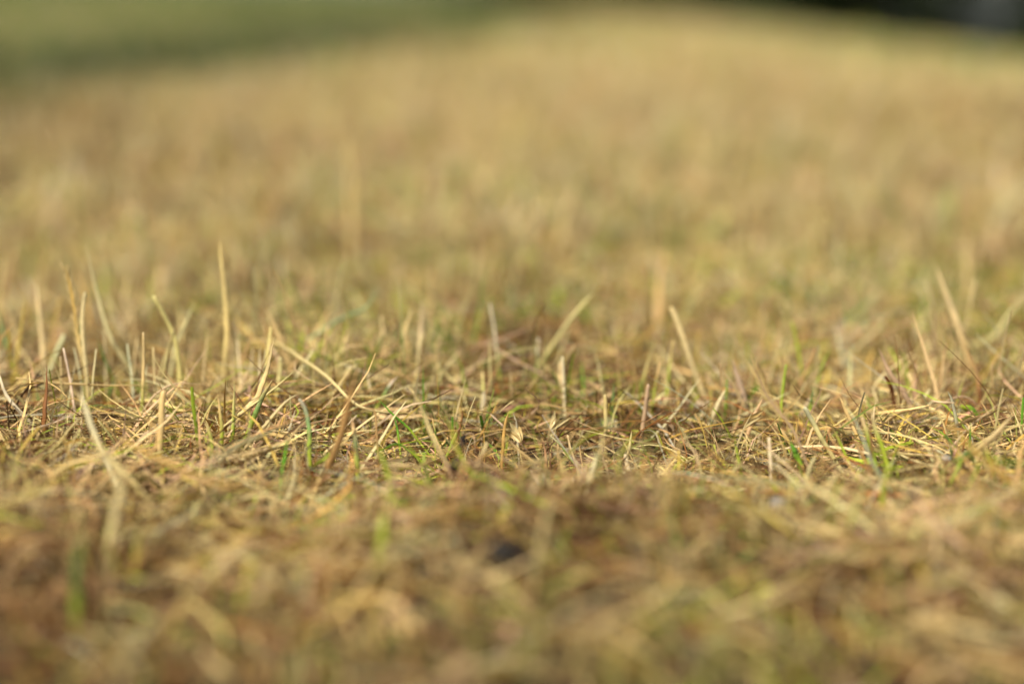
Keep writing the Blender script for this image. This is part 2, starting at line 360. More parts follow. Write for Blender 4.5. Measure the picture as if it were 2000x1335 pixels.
# ------------------------------------------------------------------ blades one can tell apart
BLADES = [
 ('grass_blade','grass blade','tall pale dry blade with a needle tip near the left edge',[(-265.0,778.4,-1.3),(-268.3,788.1,18.2),(-270.5,794.9,31.6),(-273.4,802.4,48.0),(-276.3,809.6,63.2)],2.93,'pale','taper',0.22,None,None,None),
 ('seed_stalk','grass stalk','slender knotted seed stalk with a yellow upper stem',[(-225.4,732.4,-9.2),(-228.3,736.7,8.0),(-231.7,741.5,27.3),(-234.4,745.4,43.3),(-237.2,750.1,62.1),(-241.0,753.6,76.3)],1.93,'pale','taper',0.7,'golden',None,None),
 ('grass_blade','grass blade','longest pale blade,leaning to the left out of a green folded sheath',[(-197.3,761.1,-5.6),(-209.5,765.5,12.2),(-215.3,767.6,20.5),(-221.3,770.0,30.2),(-227.8,773.7,45.4),(-233.0,778.6,65.1),(-238.1,783.8,85.9)],3.14,'pale','taper',0.22,None,'straw',None),
 ('grass_blade','grass blade','dark green folded sheath at the foot of the longest leaning pale blade',[(-205.3,771.4,-8.1),(-212.3,775.4,8.0),(-216.4,777.7,17.3),(-220.4,779.0,22.9),(-224.2,780.0,26.8)],4.34,'dkgreen','lens',0.22,None,None,None),
 ('grass_blade','grass blade','straight pale blade with square cut tip beside the knotted seed stalk',[(-226.2,729.4,-9.4),(-227.5,733.7,8.0),(-228.6,737.3,22.7),(-230.5,742.4,43.2),(-230.0,745.3,54.7),(-229.1,747.2,62.7)],2.2,'pale','blunt',0.22,None,None,None),
 ('straw_stub','straw','short wide bone coloured straw stub leaning right behind the thatch',[(-269.6,777.3,-3.2),(-261.6,782.3,16.7),(-258.4,784.2,24.6),(-254.9,786.2,32.8)],2.62,'bone','blunt',0.22,None,None,None),
 ('grass_blade','grass blade','tall upright straw stalk with a thin curling fibre rising beside it',[(-161.4,758.6,-9.6),(-160.2,763.9,11.7),(-158.7,770.1,36.6),(-160.4,776.4,62.3),(-162.1,779.9,76.2),(-162.4,781.9,84.5)],3.13,'straw','taper',0.5,None,None,None),
 ('fibre','plant fibre','hair thin curled fibre looping above the tall upright straw stalk',[(-174.1,844.2,51.4),(-173.4,844.4,52.0),(-168.4,845.5,56.5),(-169.7,847.3,63.7),(-173.4,848.9,70.4),(-172.1,850.5,77.0),(-164.1,851.5,80.9)],0.8,'straw','taper',0.9,None,None,None),
 ('grass_blade','grass blade','second straw blade bending leftwards with a cut end,above the left thatch',[(-179.2,739.4,-9.4),(-180.3,743.7,8.0),(-181.4,748.1,25.6),(-183.9,751.1,37.7),(-189.8,754.1,49.9),(-194.8,756.2,58.5)],2.5,'straw','blunt',0.22,None,None,None),
 ('grass_blade','grass blade','crossing blade curving right,its tip beside the bent cut blade',[(-194.8,764.6,-7.8),(-191.7,769.9,13.4),(-189.9,772.8,25.1),(-186.5,775.2,34.8),(-181.9,777.6,44.6),(-177.9,779.8,53.5)],2.01,'pale','taper',0.22,None,None,None),
 ('grass_blade','grass blade','short upright stub with ragged tip standing alone in the left thatch',[(-193.0,705.4,-9.5),(-192.3,709.7,8.0),(-191.8,713.3,22.2),(-191.5,716.1,33.9),(-191.8,719.0,45.5)],1.86,'straw','blunt',0.22,None,'ygreen',None),
 ('broad_straw','straw','broad peach coloured straw sweeping up to the right from the thatch',[(-150.2,690.2,-5.0),(-138.1,693.4,8.0),(-133.4,694.6,13.1),(-129.8,695.6,17.1),(-127.2,697.3,23.9),(-124.8,698.9,30.3),(-122.8,700.9,38.4),(-120.9,702.8,46.0)],3.39,'peach','taper',0.22,None,None,None),
 ('grass_blade','grass blade','bright green blade close below the broad peach straw',[(-137.0,675.4,-8.2),(-130.2,679.4,8.0),(-127.9,680.7,13.5),(-124.8,682.6,20.9),(-121.7,683.8,25.9),(-119.7,684.7,29.4)],2.56,'bluegreen','taper',0.22,None,None,None),
 ('grass_blade','grass blade','blue green arched blade with a withered white bend at its top',[(-97.0,643.9,-9.5),(-97.0,648.2,8.0),(-97.0,650.1,15.6),(-98.2,652.2,23.9),(-100.1,653.3,28.7),(-101.9,653.9,31.1)],2.45,'bluegreen','blunt',0.22,'grey',None,None),
 ('grass_blade','grass blade','thin dry arch leaning on the blue green arched blade',[(-136.8,652.9,-5.1),(-124.8,656.2,8.0),(-118.9,657.8,14.5),(-112.7,659.5,21.7),(-107.7,660.7,26.3),(-103.0,661.3,28.9)],1.49,'pale','taper',0.22,None,None,None),
 ('grass_blade','grass blade','tiny curved tan hook beside the blue green arched blade',[(-118.0,713.8,-6.1),(-107.3,717.2,8.0),(-104.4,718.2,11.9),(-101.1,718.7,13.7),(-98.4,718.7,14.0)],0.94,'straw','taper',0.22,None,None,None),
 ('grass_blade','grass blade','large blurred amber blade rising steeply right of the blue green arch',[(-91.9,627.8,-8.0),(-85.0,623.2,8.0),(-80.8,620.4,17.6),(-76.3,618.5,30.4),(-73.4,616.4,43.1),(-69.4,614.7,56.7)],3.54,'amber','taper',0.22,None,None,None),
 ('grass_blade','grass blade','yellow green sheath lying at the base of the large amber blade',[(-92.8,618.1,8.0),(-89.0,626.9,8.0),(-85.7,638.1,8.0),(-84.9,651.4,8.0)],3.52,'ygreen','taper',0.22,None,None,None),
 ('grass_blade','grass blade','flat blue green blade standing upright between amber blade and forked arch',[(-71.5,631.6,-9.4),(-72.9,635.9,8.0),(-73.6,638.1,16.9),(-74.6,639.8,23.9),(-75.3,641.1,29.0)],2.41,'bluegreen','taper',0.22,None,None,None),
 ('grass_blade','grass blade','pale blade leaning left behind the broad peach straw',[(-119.3,770.5,-5.1),(-127.0,775.4,14.9),(-130.5,777.6,23.8),(-134.0,779.7,32.2),(-138.0,781.8,40.7)],3.46,'straw','taper',0.22,None,None,None),
 ('grass_blade','grass blade','pinkish stub standing just behind the broad peach straw',[(-128.9,734.4,-9.3),(-126.3,738.7,8.0),(-125.0,741.0,17.4),(-125.0,742.5,23.6)],2.49,'pale','blunt',0.22,None,None,None),
 ('grass_blade','grass blade','small split straw resting beside the broad peach straw',[(-154.1,739.7,-8.2),(-147.5,743.7,8.0),(-145.2,745.1,13.4),(-143.0,746.2,18.0)],1.39,'pale','blunt',0.22,None,None,None),
 ('broad_straw','straw','grey white straw at the left edge,bent towards the soil',[(-238.7,692.9,-4.7),(-251.1,696.0,8.0),(-255.8,697.2,12.8),(-259.0,698.6,18.2),(-261.6,700.4,25.8),(-263.7,701.9,31.6)],3.14,'bone','taper',0.22,None,None,None),
 ('lying_straw','straw','long level straw lying across the left thatch',[(-258.8,715.4,13.0),(-238.4,715.4,13.0),(-224.2,712.6,13.0),(-208.2,713.5,13.0),(-186.4,710.7,13.0)],1.47,'straw','taper',0.22,None,None,None),
 ('grass_blade','grass blade','green rooted stub with a pinkish tip above the level straw',[(-250.9,729.5,-9.1),(-254.4,733.7,8.0),(-255.5,735.0,13.3),(-257.2,736.7,20.0),(-258.8,738.4,26.9)],2.2,'peach','taper',0.22,None,'green',None),
 ('grass_blade','grass blade','dark teal blade leaning in from the left edge',[(-280.1,783.1,-2.1),(-287.0,788.1,18.2),(-289.9,790.2,26.7),(-291.7,792.0,33.8),(-294.0,794.5,43.8)],2.34,'bluegreen','taper',0.22,None,None,None),
 ('grass_blade','grass blade','dark green thin blade crossing behind the straight cut pale blade',[(-211.4,752.6,-10.1),(-219.0,757.6,9.9),(-222.1,759.6,18.2),(-225.2,761.3,25.0),(-227.8,763.0,31.9),(-230.0,764.7,38.8)],1.98,'dkgreen','taper',0.22,None,None,None),
 ('grass_blade','grass blade','small teal blade pointing up beneath the folded green sheath',[(-228.6,747.1,-11.6),(-220.7,752.0,8.3),(-218.7,753.2,13.2),(-216.4,754.3,17.6)],1.97,'bluegreen','taper',0.22,None,None,None),
 ('grass_blade','grass blade','dark green upright blade hidden behind two pale cut stalks',[(-239.1,770.2,-6.3),(-241.7,775.4,14.9),(-243.1,778.3,26.6),(-244.0,781.1,37.9),(-243.1,783.9,49.1)],2.02,'dkgreen','taper',0.22,None,None,None),
 ('lying_straw','straw','long straw lying diagonally down to the right behind the amber blade',[(-137.2,787.9,14.0),(-117.3,748.1,14.0),(-96.7,717.8,14.0),(-78.1,694.2,14.0),(-58.2,689.7,14.0)],2.64,'pale','taper',0.22,None,None,None),
 ('grass_blade','grass blade','arched tan strand bowing over the left thatch below the bent cut blade',[(-200.6,701.6,-6.2),(-190.1,705.1,8.0),(-185.3,706.7,14.4),(-178.7,707.9,19.1),(-171.6,708.4,21.1),(-158.8,708.2,20.3)],1.06,'pale','taper',0.22,None,None,None),
 ('grass_blade','grass blade','brown curved straw humped over a dark hollow at the left',[(-243.4,669.8,16.0),(-243.9,680.3,16.0),(-242.2,688.4,16.0),(-237.6,691.1,16.0)],1.76,'golden','taper',0.22,None,None,None),
 ('grass_blade','grass blade','short golden straw leaning down right of the dark hollow',[(-218.5,672.4,16.0),(-225.6,683.0,16.0),(-231.4,689.3,16.0),(-234.8,692.0,16.0)],1.52,'straw','taper',0.22,None,None,None),
 ('grass_blade','grass blade','tall rusty brown blurred blade in front of the dark hollow',[(-231.1,663.6,-12.2),(-230.3,668.0,5.2),(-229.8,670.9,17.0),(-228.8,673.3,26.8),(-228.8,676.0,37.8)],2.77,'rust','taper',0.22,None,None,None),
 ('grass_blade','grass blade','blurred tan blade standing before the bowed strand,with flared cut top',[(-169.0,644.4,-6.5),(-167.9,648.8,10.9),(-167.4,650.8,19.2),(-167.4,652.6,26.3),(-166.5,654.2,32.8)],2.94,'straw','blunt',0.22,None,None,None),
 ('grass_blade','grass blade','blurred white topped blade leaning left over the shaded thatch',[(-176.2,604.4,-1.9),(-183.2,608.4,14.3),(-188.9,611.7,27.7),(-192.4,614.2,37.7),(-194.7,615.6,43.3)],3.0,'bone','taper',0.22,None,None,None),
 ('grass_blade','grass blade','blurred pale green blade leaning right to left in the lower left',[(-155.3,584.3,0.2),(-167.4,587.5,13.1),(-178.6,590.5,25.0),(-183.0,592.3,32.6)],2.9,'pale','taper',0.22,None,None,None),
 ('grass_blade','grass blade','thin yellow green stalk,knee bent,left of the long lying straw',[(-140.8,661.7,-19.9),(-138.6,666.0,-2.6),(-137.3,668.5,7.2),(-136.8,671.5,19.4),(-136.6,674.5,31.7)],2.02,'ygreen','taper',0.22,'straw',None,None),
 ('grass_blade','grass blade','yellow green stalk rooted beside its knee bent neighbour',[(-142.0,652.2,-16.9),(-141.1,656.5,0.6),(-140.6,658.9,10.2),(-141.6,661.3,19.9),(-142.8,663.7,29.5)],1.99,'ygreen','taper',0.22,'straw',None,None),
 ('grass_blade','grass blade','curved yellow green stub at the end of the blurred lying straw',[(-144.3,642.2,-15.6),(-143.7,646.5,1.9),(-143.5,648.2,8.5),(-144.9,649.6,14.5),(-146.9,650.8,19.2)],1.96,'ygreen','taper',0.22,'straw',None,None),
 ('lying_straw','straw','blurred pale straw lying diagonally beneath the yellow green stalks',[(-127.1,583.1,20.0),(-120.0,598.4,20.0),(-111.4,614.5,20.0),(-104.8,632.2,20.0)],2.21,'bone','taper',0.22,None,None,None),
 ('grass_blade','grass blade','sharp pale blade with a drawn out tip leaning left at the centre',[(-21.3,612.0,-8.2),(-28.0,616.0,8.0),(-30.8,617.7,14.8),(-34.6,619.4,21.6),(-37.8,621.0,28.4),(-39.7,622.4,34.1),(-41.6,623.4,38.2),(-43.4,624.8,43.6)],2.57,'pale','taper',0.22,None,'pink',None),
 ('lying_straw','straw','wide pinkish straw lying towards the viewer from the sharp leaning blade',[(-13.9,558.7,12.0),(-20.9,577.5,12.0),(-27.5,604.4,12.0)],2.99,'pink','taper',0.22,None,None,None),
 ('grass_blade','grass blade','grassy green blade arching from the left of the sharp pale blade',[(-37.6,675.1,-5.8),(-48.5,678.5,8.0),(-51.1,679.3,11.2),(-54.9,680.2,14.7),(-58.8,681.0,17.9),(-62.6,681.9,21.6),(-66.9,683.0,26.1)],1.79,'green','taper',0.22,None,None,None),
 ('grass_blade','grass blade','short bright green blade upright beneath the arching green blade',[(-54.2,671.7,-9.3),(-56.5,676.0,8.0),(-57.3,677.4,13.7),(-59.1,678.9,19.9)],1.53,'green','taper',0.22,None,None,None),
 ('grass_blade','grass blade','fine dark green hair blade nearest the sharp pale blade',[(-38.0,668.3,-9.5),(-38.0,672.6,8.0),(-38.0,673.6,12.2),(-38.8,674.4,15.4),(-39.8,675.5,19.6)],1.01,'green','taper',0.22,None,None,None),
 ('grass_blade','grass blade','low green hoop spreading left of the sharp pale blade',[(-35.6,655.1,-2.9),(-49.6,657.8,8.0),(-53.4,658.5,10.9),(-58.3,658.6,11.4),(-63.3,657.9,8.5)],1.49,'green','taper',0.22,None,None,None),
 ('grass_blade','grass blade','pale green blade with white tip pointing up and right',[(-77.3,730.0,-7.1),(-68.1,733.7,8.0),(-65.4,734.8,12.5),(-61.5,736.0,17.3)],2.2,'bluegreen','taper',0.22,'bone',None,None),
 ('grass_blade','grass blade','thin dry stalk hooked at the top,left of the green tussock',[(-63.3,648.6,-9.4),(-64.6,653.0,8.0),(-65.3,655.4,17.8),(-65.8,657.5,26.2),(-67.3,658.1,28.8),(-71.0,658.2,29.1),(-73.2,657.6,26.7)],1.11,'tan','taper',0.22,None,None,None),
 ('grass_blade','grass blade','small dried spike with a pale tip above the hooked stalk',[(-72.1,736.5,-9.0),(-76.5,740.7,8.0),(-77.6,741.8,12.3),(-77.9,743.4,19.0)],1.25,'bone','taper',0.22,None,None,None),
 ('lying_straw','straw','golden ribbed straw lying right behind the sharp pale blade',[(-51.3,606.7,10.0),(-42.6,624.6,10.0),(-34.0,642.1,10.0),(-26.5,657.2,10.0)],3.22,'golden','taper',0.22,None,None,None),
 ('lying_straw','straw','second golden straw lying level,right of the charred twig',[(-24.3,622.4,10.0),(-17.8,628.4,10.0),(-9.6,637.5,10.0)],1.89,'golden','taper',0.22,None,None,None),
 ('lying_straw','straw','long orange straw lying level in front of the charred twig',[(-25.7,617.3,10.0),(-16.3,615.2,10.0),(-3.5,613.0,10.0)],1.64,'amber','taper',0.22,None,None,None),
 ('lying_straw','straw','brown and cream straw lying level,left of the golden ribbed straw',[(-58.4,621.7,10.0),(-51.6,619.5,10.0),(-41.8,612.3,10.0)],1.88,'pale','taper',0.22,None,None,None),
 ('grass_blade','grass blade','olive gold stalk crossing over the charred twig',[(-6.4,594.9,-6.8),(-15.9,598.6,8.0),(-21.6,600.8,16.8),(-24.6,602.2,22.8),(-26.4,603.8,29.0),(-27.3,604.7,32.7)],1.82,'ygreen','taper',0.22,'golden',None,None),
 ('grass_blade','grass blade','small pale green stub with rusty joint above the golden straw',[(-35.8,670.3,-8.1),(-28.7,674.3,8.0),(-27.2,675.1,11.5),(-25.4,675.7,13.9)],2.03,'ygreen','taper',0.22,'rust',None,None),
 ('grass_blade','grass blade','rusty thin spike rising from the green stub joint',[(-29.7,691.8,-9.1),(-26.2,696.0,8.0),(-25.4,697.0,11.8),(-25.4,697.9,15.6)],1.05,'rust','taper',0.22,None,None,None),
 ('grass_blade','grass blade','cream stiff straw slanting down to the pale husk',[(12.0,652.4,5.6),(8.9,653.0,8.0),(2.5,654.2,13.0),(-2.2,655.4,17.8)],1.73,'pale','taper',0.22,None,None,None),
 ('grass_blade','grass blade','frayed pale straw with split tip pointing up left of the husk',[(8.8,693.0,-4.4),(-3.9,696.0,8.0),(-8.4,697.1,12.3),(-13.1,698.1,16.4)],1.31,'bone','taper',0.22,None,None,None),
 ('grass_blade','grass blade','ochre upright blade standing left of the husk',[(-5.7,661.6,-9.4),(-4.5,665.9,8.0),(-4.0,667.7,15.3),(-3.0,669.2,21.4),(-1.5,670.4,26.0)],1.76,'golden','taper',0.22,None,None,None),
 ('grass_blade','grass blade','grey green blade curving up behind the husk',[(4.0,682.9,-9.4),(2.6,687.2,8.0),(2.1,688.7,14.3),(0.5,690.0,19.3)],1.29,'grey','taper',0.22,None,None,None),
 ('grass_blade','grass blade','amber arch bending over the dark gap at the centre',[(-25.1,642.4,-5.9),(-14.2,645.9,8.0),(-11.0,646.9,12.0),(-7.8,647.4,14.4),(-4.4,647.3,13.9),(-2.0,646.0,8.7)],1.22,'golden','taper',0.22,None,None,None),
 ('grass_blade','grass blade','pinkish brown hoop standing over the dark gap',[(-29.4,649.5,-9.1),(-25.9,653.8,8.0),(-24.7,655.2,14.0),(-21.7,656.2,17.8),(-18.5,656.1,17.3),(-17.8,654.1,9.2)],0.99,'pink','taper',0.22,None,None,None),
 ('grass_blade','grass blade','cream tipped green blade leaning left,right of the husk',[(37.3,666.5,-6.4),(27.0,670.1,8.0),(24.7,670.9,11.2),(21.5,671.6,14.1),(18.4,672.3,16.8)],1.64,'green','taper',0.22,'bone',None,None),
 ('grass_blade','grass blade','tiny yellow stub with square top,right of the cream tipped blade',[(36.0,660.2,-8.5),(30.1,664.3,8.0),(28.6,665.3,12.1),(27.3,666.8,18.0)],1.5,'pale','blunt',0.22,None,None,None),
 ('grass_blade','grass blade','tall rusty brown blade in front of the black hollow',[(14.5,649.2,-28.9),(15.6,653.5,-11.5),(16.4,656.2,-0.6),(16.4,658.3,7.8),(14.9,660.1,15.1)],2.24,'tan','taper',0.22,None,None,None),
 ('grass_blade','grass blade','curved yellow stub with pale foot in front of the black hollow',[(33.5,639.3,-27.2),(28.2,643.5,-10.5),(25.5,645.5,-2.2),(23.7,647.3,5.0),(22.5,648.9,11.4)],2.2,'ygreen','taper',0.22,'straw',None,None),
 ('grass_blade','grass blade','bright straw stub,right of the yellow stub at the black hollow',[(36.4,649.4,-28.3),(34.0,653.7,-11.0),(32.8,655.9,-1.8),(31.3,657.9,6.4)],1.99,'pale','blunt',0.22,None,None,None),
 ('grass_blade','grass blade','olive stub squeezed between bright straw and white frayed stem',[(36.7,660.0,-26.9),(37.3,664.3,-9.4),(37.5,666.0,-2.6),(38.1,667.7,4.0)],1.76,'ygreen','taper',0.22,None,None,None),
 ('frayed_stem','grass stalk','white frayed stem leaning right at the front of the black hollow',[(28.9,609.7,-22.3),(33.2,613.8,-5.3),(35.1,615.6,2.0),(37.4,617.6,9.9),(39.3,619.3,16.7)],3.51,'bone','taper',0.22,None,None,None),
 ('grass_blade','grass blade','white fringe torn off to the right of the frayed stem',[(33.5,552.1,30.0),(37.7,558.5,30.0),(43.1,554.0,30.0)],1.88,'bone','taper',0.22,None,None,None),
 ('grass_blade','grass blade','bright white stub with thick foot,right of the white fringe',[(64.8,650.3,-24.4),(59.1,654.4,-7.8),(56.6,656.2,-0.6),(54.9,657.9,6.4)],2.48,'bone','blunt',0.22,None,None,None),
 ('lying_straw','straw','cream straw slanting away from the viewer below the husk',[(16.2,582.0,12.0),(10.3,600.9,12.0),(3.1,623.9,12.0)],1.99,'pale','taper',0.22,None,None,None),
 ('grass_blade','grass blade','thin wiry strand pointing up and right in the blurred middle',[(-2.6,753.2,-6.1),(12.2,757.1,9.8),(17.5,758.5,15.5),(24.3,760.1,22.1)],1.13,'straw','taper',0.22,None,None,None),
 ('grass_blade','grass blade','wide blurred cream blade upright above the cream tipped green blade',[(29.9,744.5,-9.3),(27.7,748.8,8.0),(26.9,750.5,14.8),(26.9,752.5,22.7)],3.08,'pale','blunt',0.22,None,None,None),
 ('grass_blade','grass blade','upright tan stub behind the tiny yellow stub',[(48.2,696.2,-9.5),(48.2,700.6,8.0),(48.2,702.5,15.7),(47.9,704.2,22.8)],2.11,'straw','blunt',0.22,None,None,None),
 ('grass_blade','grass blade','pink upright stub far behind the bright white stub',[(66.6,705.5,-9.3),(69.0,709.7,8.0),(70.1,711.7,15.8),(71.1,713.5,23.0)],2.4,'pink','blunt',0.22,None,None,None),
 ('grass_blade','grass blade','slender forked strand bending right behind the thatch',[(45.4,700.9,-9.1),(49.0,705.1,8.0),(50.3,706.7,14.4),(52.9,707.7,18.3),(58.8,709.1,24.2)],1.06,'golden','taper',0.22,None,None,None),
 ('grass_blade','grass blade','small pale spike upright beyond the bright white stub',[(53.7,661.7,-9.1),(57.2,665.9,8.0),(58.2,667.1,12.9),(58.7,668.5,18.2)],1.51,'pale','taper',0.22,None,None,None),
 ('grass_blade','grass blade','hooped grey straw bending over beside the radiating tuft',[(78.8,661.9,-8.5),(72.8,665.9,8.0),(71.0,667.1,12.9),(67.8,667.7,15.3),(62.8,667.6,14.8)],1.26,'grey','taper',0.22,None,None,None),
 ('grass_blade','grass blade','stiff tan strand slanting down right from the radiating tuft',[(82.0,634.1,6.8),(80.4,634.4,8.0),(74.9,635.4,12.2),(70.1,636.5,16.9),(67.9,637.8,22.0)],1.2,'golden','taper',0.22,None,None,None),
 ('grass_blade','grass blade','yellow green strand slanting left out of the radiating tuft',[(70.7,642.3,15.0),(66.6,629.9,15.0),(62.5,617.1,15.0)],0.97,'ygreen','taper',0.22,None,None,None),
 ('grass_blade','grass blade','blurred pale blade rising diagonally right in the middle ground',[(12.7,797.3,3.9),(25.3,801.6,21.5),(32.7,804.2,31.9),(40.1,806.5,41.1),(49.1,808.8,50.3)],2.68,'straw','taper',0.22,None,None,None),
 ('grass_blade','grass blade','blurred cream blade upright in the grass,left of centre',[(-53.2,782.9,-3.2),(-52.1,788.1,18.2),(-51.5,790.9,29.5),(-51.0,794.5,43.8)],3.81,'pale','taper',0.22,None,None,None),
 ('grass_blade','grass blade','blurred golden blade leaning left beside the upright cream blade',[(-57.2,805.4,-9.2),(-60.3,809.6,8.0),(-62.1,812.2,18.2),(-65.1,815.1,29.9)],4.22,'straw','taper',0.22,None,None,None),
 ('grass_blade','grass blade','blurred teal leaf bent low in the middle ground',[(-125.8,810.5,13.2),(-106.9,813.3,24.2),(-97.9,814.6,29.4),(-85.8,815.8,34.4),(-78.9,818.7,46.1)],1.81,'teal','taper',0.22,None,None,None),
 ('grass_blade','grass blade','very tall faint cream blade far back,left of centre',[(-133.1,1168.8,-9.5),(-133.6,1173.1,8.0),(-134.5,1180.3,37.1),(-135.3,1189.6,74.5),(-137.9,1197.8,107.8)],6.42,'straw','taper',0.22,None,None,None),
 ('grass_blade','grass blade','tall faint blade standing in the far blurred grass at right of centre',[(98.1,935.3,-9.4),(99.2,939.6,8.0),(100.5,945.5,31.6),(104.0,950.5,51.8)],4.85,'pale','taper',0.22,None,None,None),
 ('grass_blade','grass blade','crisp cream straw leaning left,alone above the right thatch',[(111.0,764.9,-6.6),(103.3,769.9,13.4),(99.0,772.6,24.5),(94.7,775.7,37.0),(91.2,777.9,46.0),(89.2,779.0,50.1)],3.16,'pale','blunt',0.22,None,None,None),
 ('grass_blade','grass blade','tall crisp straw leaning left near the right edge',[(268.4,794.7,0.5),(262.3,799.7,21.0),(258.7,802.7,32.8),(254.6,805.4,43.8),(249.8,808.4,55.9),(245.1,811.3,68.0)],3.56,'pale','taper',0.22,None,'straw',None),
 ('grass_blade','grass blade','rust coloured lower stem beneath the tall crisp straw',[(255.8,739.4,-9.4),(253.8,743.7,8.0),(252.6,746.1,17.5),(249.3,748.1,25.6),(246.0,749.9,33.1)],2.23,'tan','taper',0.22,None,'rust',None),
 ('grass_blade','grass blade','wide curved straw sweeping up to the right edge',[(260.2,842.7,1.7),(277.0,844.3,8.0),(286.7,845.2,11.7),(295.8,846.3,16.2),(305.5,849.7,29.9),(316.5,853.4,45.1)],5.01,'straw','taper',0.22,None,None,None),
 ('grass_blade','grass blade','pale grey jointed straw slanting left above the dark hollow',[(162.7,655.7,-6.9),(153.2,659.4,8.0),(150.0,660.6,13.1),(146.8,662.1,19.1),(144.3,663.2,23.2),(142.5,664.0,26.8)],2.49,'pale','blunt',0.22,'grey',None,None),
 ('seed_stalk','grass stalk','wiry reddish seed stalk leaning far left at the right side',[(144.6,634.1,-8.4),(138.3,638.1,8.0),(135.2,640.2,16.2),(131.0,642.0,23.7),(125.5,643.7,30.3),(120.2,645.4,37.3),(117.0,647.1,44.3),(113.4,648.9,51.3)],1.21,'pink','taper',0.8,None,None,None),
 ('grass_blade','grass blade','short vivid green blade at the foot of the reddish seed stalk',[(142.1,638.0,-8.2),(135.4,642.0,8.0),(134.0,642.9,11.5),(131.8,643.8,15.5)],2.91,'green','taper',0.22,None,None,None),
 ('grass_blade','grass blade','two tone stub,yellow below and pinkish above,beside the forked straw',[(175.2,634.7,-8.9),(170.6,638.9,8.0),(168.4,640.9,16.0),(166.5,642.3,21.8),(165.3,643.3,25.8)],2.17,'ygreen','blunt',0.22,'peach',None,None),
 ('grass_blade','grass blade','pale straw with forked white tip in the right thatch',[(179.2,627.9,-8.8),(174.4,632.1,8.0),(172.7,633.5,13.8),(170.3,635.0,19.6),(168.7,636.6,26.1),(167.9,637.7,30.8)],2.39,'ygreen','taper',0.22,'pale',None,None),
 ('grass_blade','grass blade','white prong of the forked straw',[(183.6,693.1,7.0),(183.7,693.4,8.0),(184.5,694.5,12.6),(185.1,695.4,16.1)],1.17,'bone','taper',0.22,None,None,None),
 ('grass_blade','grass blade','pale pink straw leaning left behind the forked straw',[(218.0,715.4,-7.2),(209.2,719.2,8.0),(205.5,720.8,14.5),(200.1,722.5,21.6),(196.3,724.2,28.4),(193.1,726.0,35.7)],2.97,'pink','taper',0.22,None,None,None),
 ('grass_blade','grass blade','small cream stub right of the pale pink straw',[(224.4,739.6,-8.7),(219.2,743.7,8.0),(217.6,745.1,13.4),(215.6,746.2,18.0)],2.78,'pale','blunt',0.22,None,None,None),
 ('broad_straw','straw','broad golden straw slanting up right,lowest at the right edge',[(210.3,630.7,5.6),(213.4,631.3,8.0),(221.0,632.8,14.0),(227.5,634.3,20.1),(234.2,636.2,27.5)],3.11,'straw','taper',0.22,None,'golden',None),
 ('lying_straw','straw','pinkish stalk with dark lower half beside the broad golden straw',[(187.0,559.0,22.0),(200.3,577.3,22.0),(211.9,596.0,22.0),(221.6,612.8,22.0),(230.2,627.4,22.0)],1.7,'pink','taper',0.22,None,None,None),
 ('lying_straw','straw','yellow stem lying below the broad golden straw',[(190.6,581.6,14.0),(199.9,591.7,14.0),(212.2,605.6,14.0)],1.99,'ygreen','taper',0.22,None,None,None),
 ('lying_straw','straw','brown twig bridging the right thatch behind the broad golden straw',[(202.6,635.3,14.0),(217.6,648.7,14.0),(233.5,663.5,14.0),(253.9,694.2,14.0)],1.92,'tan','taper',0.22,None,None,None),
 ('grass_blade','grass blade','glossy green blade curling down at the far right',[(234.0,711.7,8.2),(235.0,711.6,8.0),(239.0,711.4,7.2),(241.9,710.7,4.4),(244.3,709.6,-0.3),(245.9,708.1,-6.3)],3.2,'green','taper',0.22,None,None,None),
 ('grass_blade','grass blade','pale thin foot below the glossy curling green blade',[(225.2,619.1,-8.7),(220.1,623.2,8.0),(218.6,624.3,12.6),(217.5,626.2,19.9)],1.42,'ygreen','taper',0.22,None,None,None),
 ('grass_blade','grass blade','brown arch bowing above the glossy curling green blade',[(210.1,712.0,-1.7),(225.1,714.4,8.0),(229.9,715.2,11.1),(235.8,715.5,12.4),(240.7,715.1,10.6),(243.3,714.2,7.2)],1.34,'pink','taper',0.22,None,None,None),
 ('grass_blade','grass blade','olive blade folded into a small hoop at the foot of the golden straw',[(196.0,612.1,-7.8),(203.7,616.0,8.0),(205.6,616.9,11.9),(207.4,617.5,14.1),(210.2,616.8,11.4),(211.4,616.0,8.0)],1.87,'dkgreen','taper',0.22,None,None,None),
 ('grass_blade','grass blade','thin amber strand leaning over right of the golden straw hoop',[(204.1,630.2,-8.9),(208.8,634.4,8.0),(210.3,635.6,13.1),(211.7,636.9,18.5)],0.84,'golden','taper',0.22,None,None,None),
 ('grass_blade','grass blade','white straw stub upright in the dark hollow at right',[(122.3,631.5,-9.5),(121.5,635.9,8.0),(121.2,637.2,13.4),(120.8,638.5,18.5)],1.92,'bone','blunt',0.22,None,None,None),
 ('grass_blade','grass blade','dark green short blade above the grey jointed straw',[(156.8,722.6,-9.3),(159.0,726.8,8.0),(159.6,727.9,12.2),(160.1,729.1,17.0)],1.91,'dkgreen','taper',0.22,None,None,None),
 ('grass_blade','grass blade','wide mauve tan blade leaning left,blurred behind the thatch',[(130.3,736.5,-8.8),(125.6,740.7,8.0),(122.5,743.4,18.8),(119.5,745.9,29.0)],3.88,'pink','taper',0.22,None,None,None),
 ('grass_blade','grass blade','short cream blade pointing up right beside the mauve tan blade',[(100.8,717.1,-8.0),(108.1,721.1,8.0),(110.3,722.2,12.7),(113.0,723.4,17.4)],2.43,'pale','taper',0.22,None,None,None),
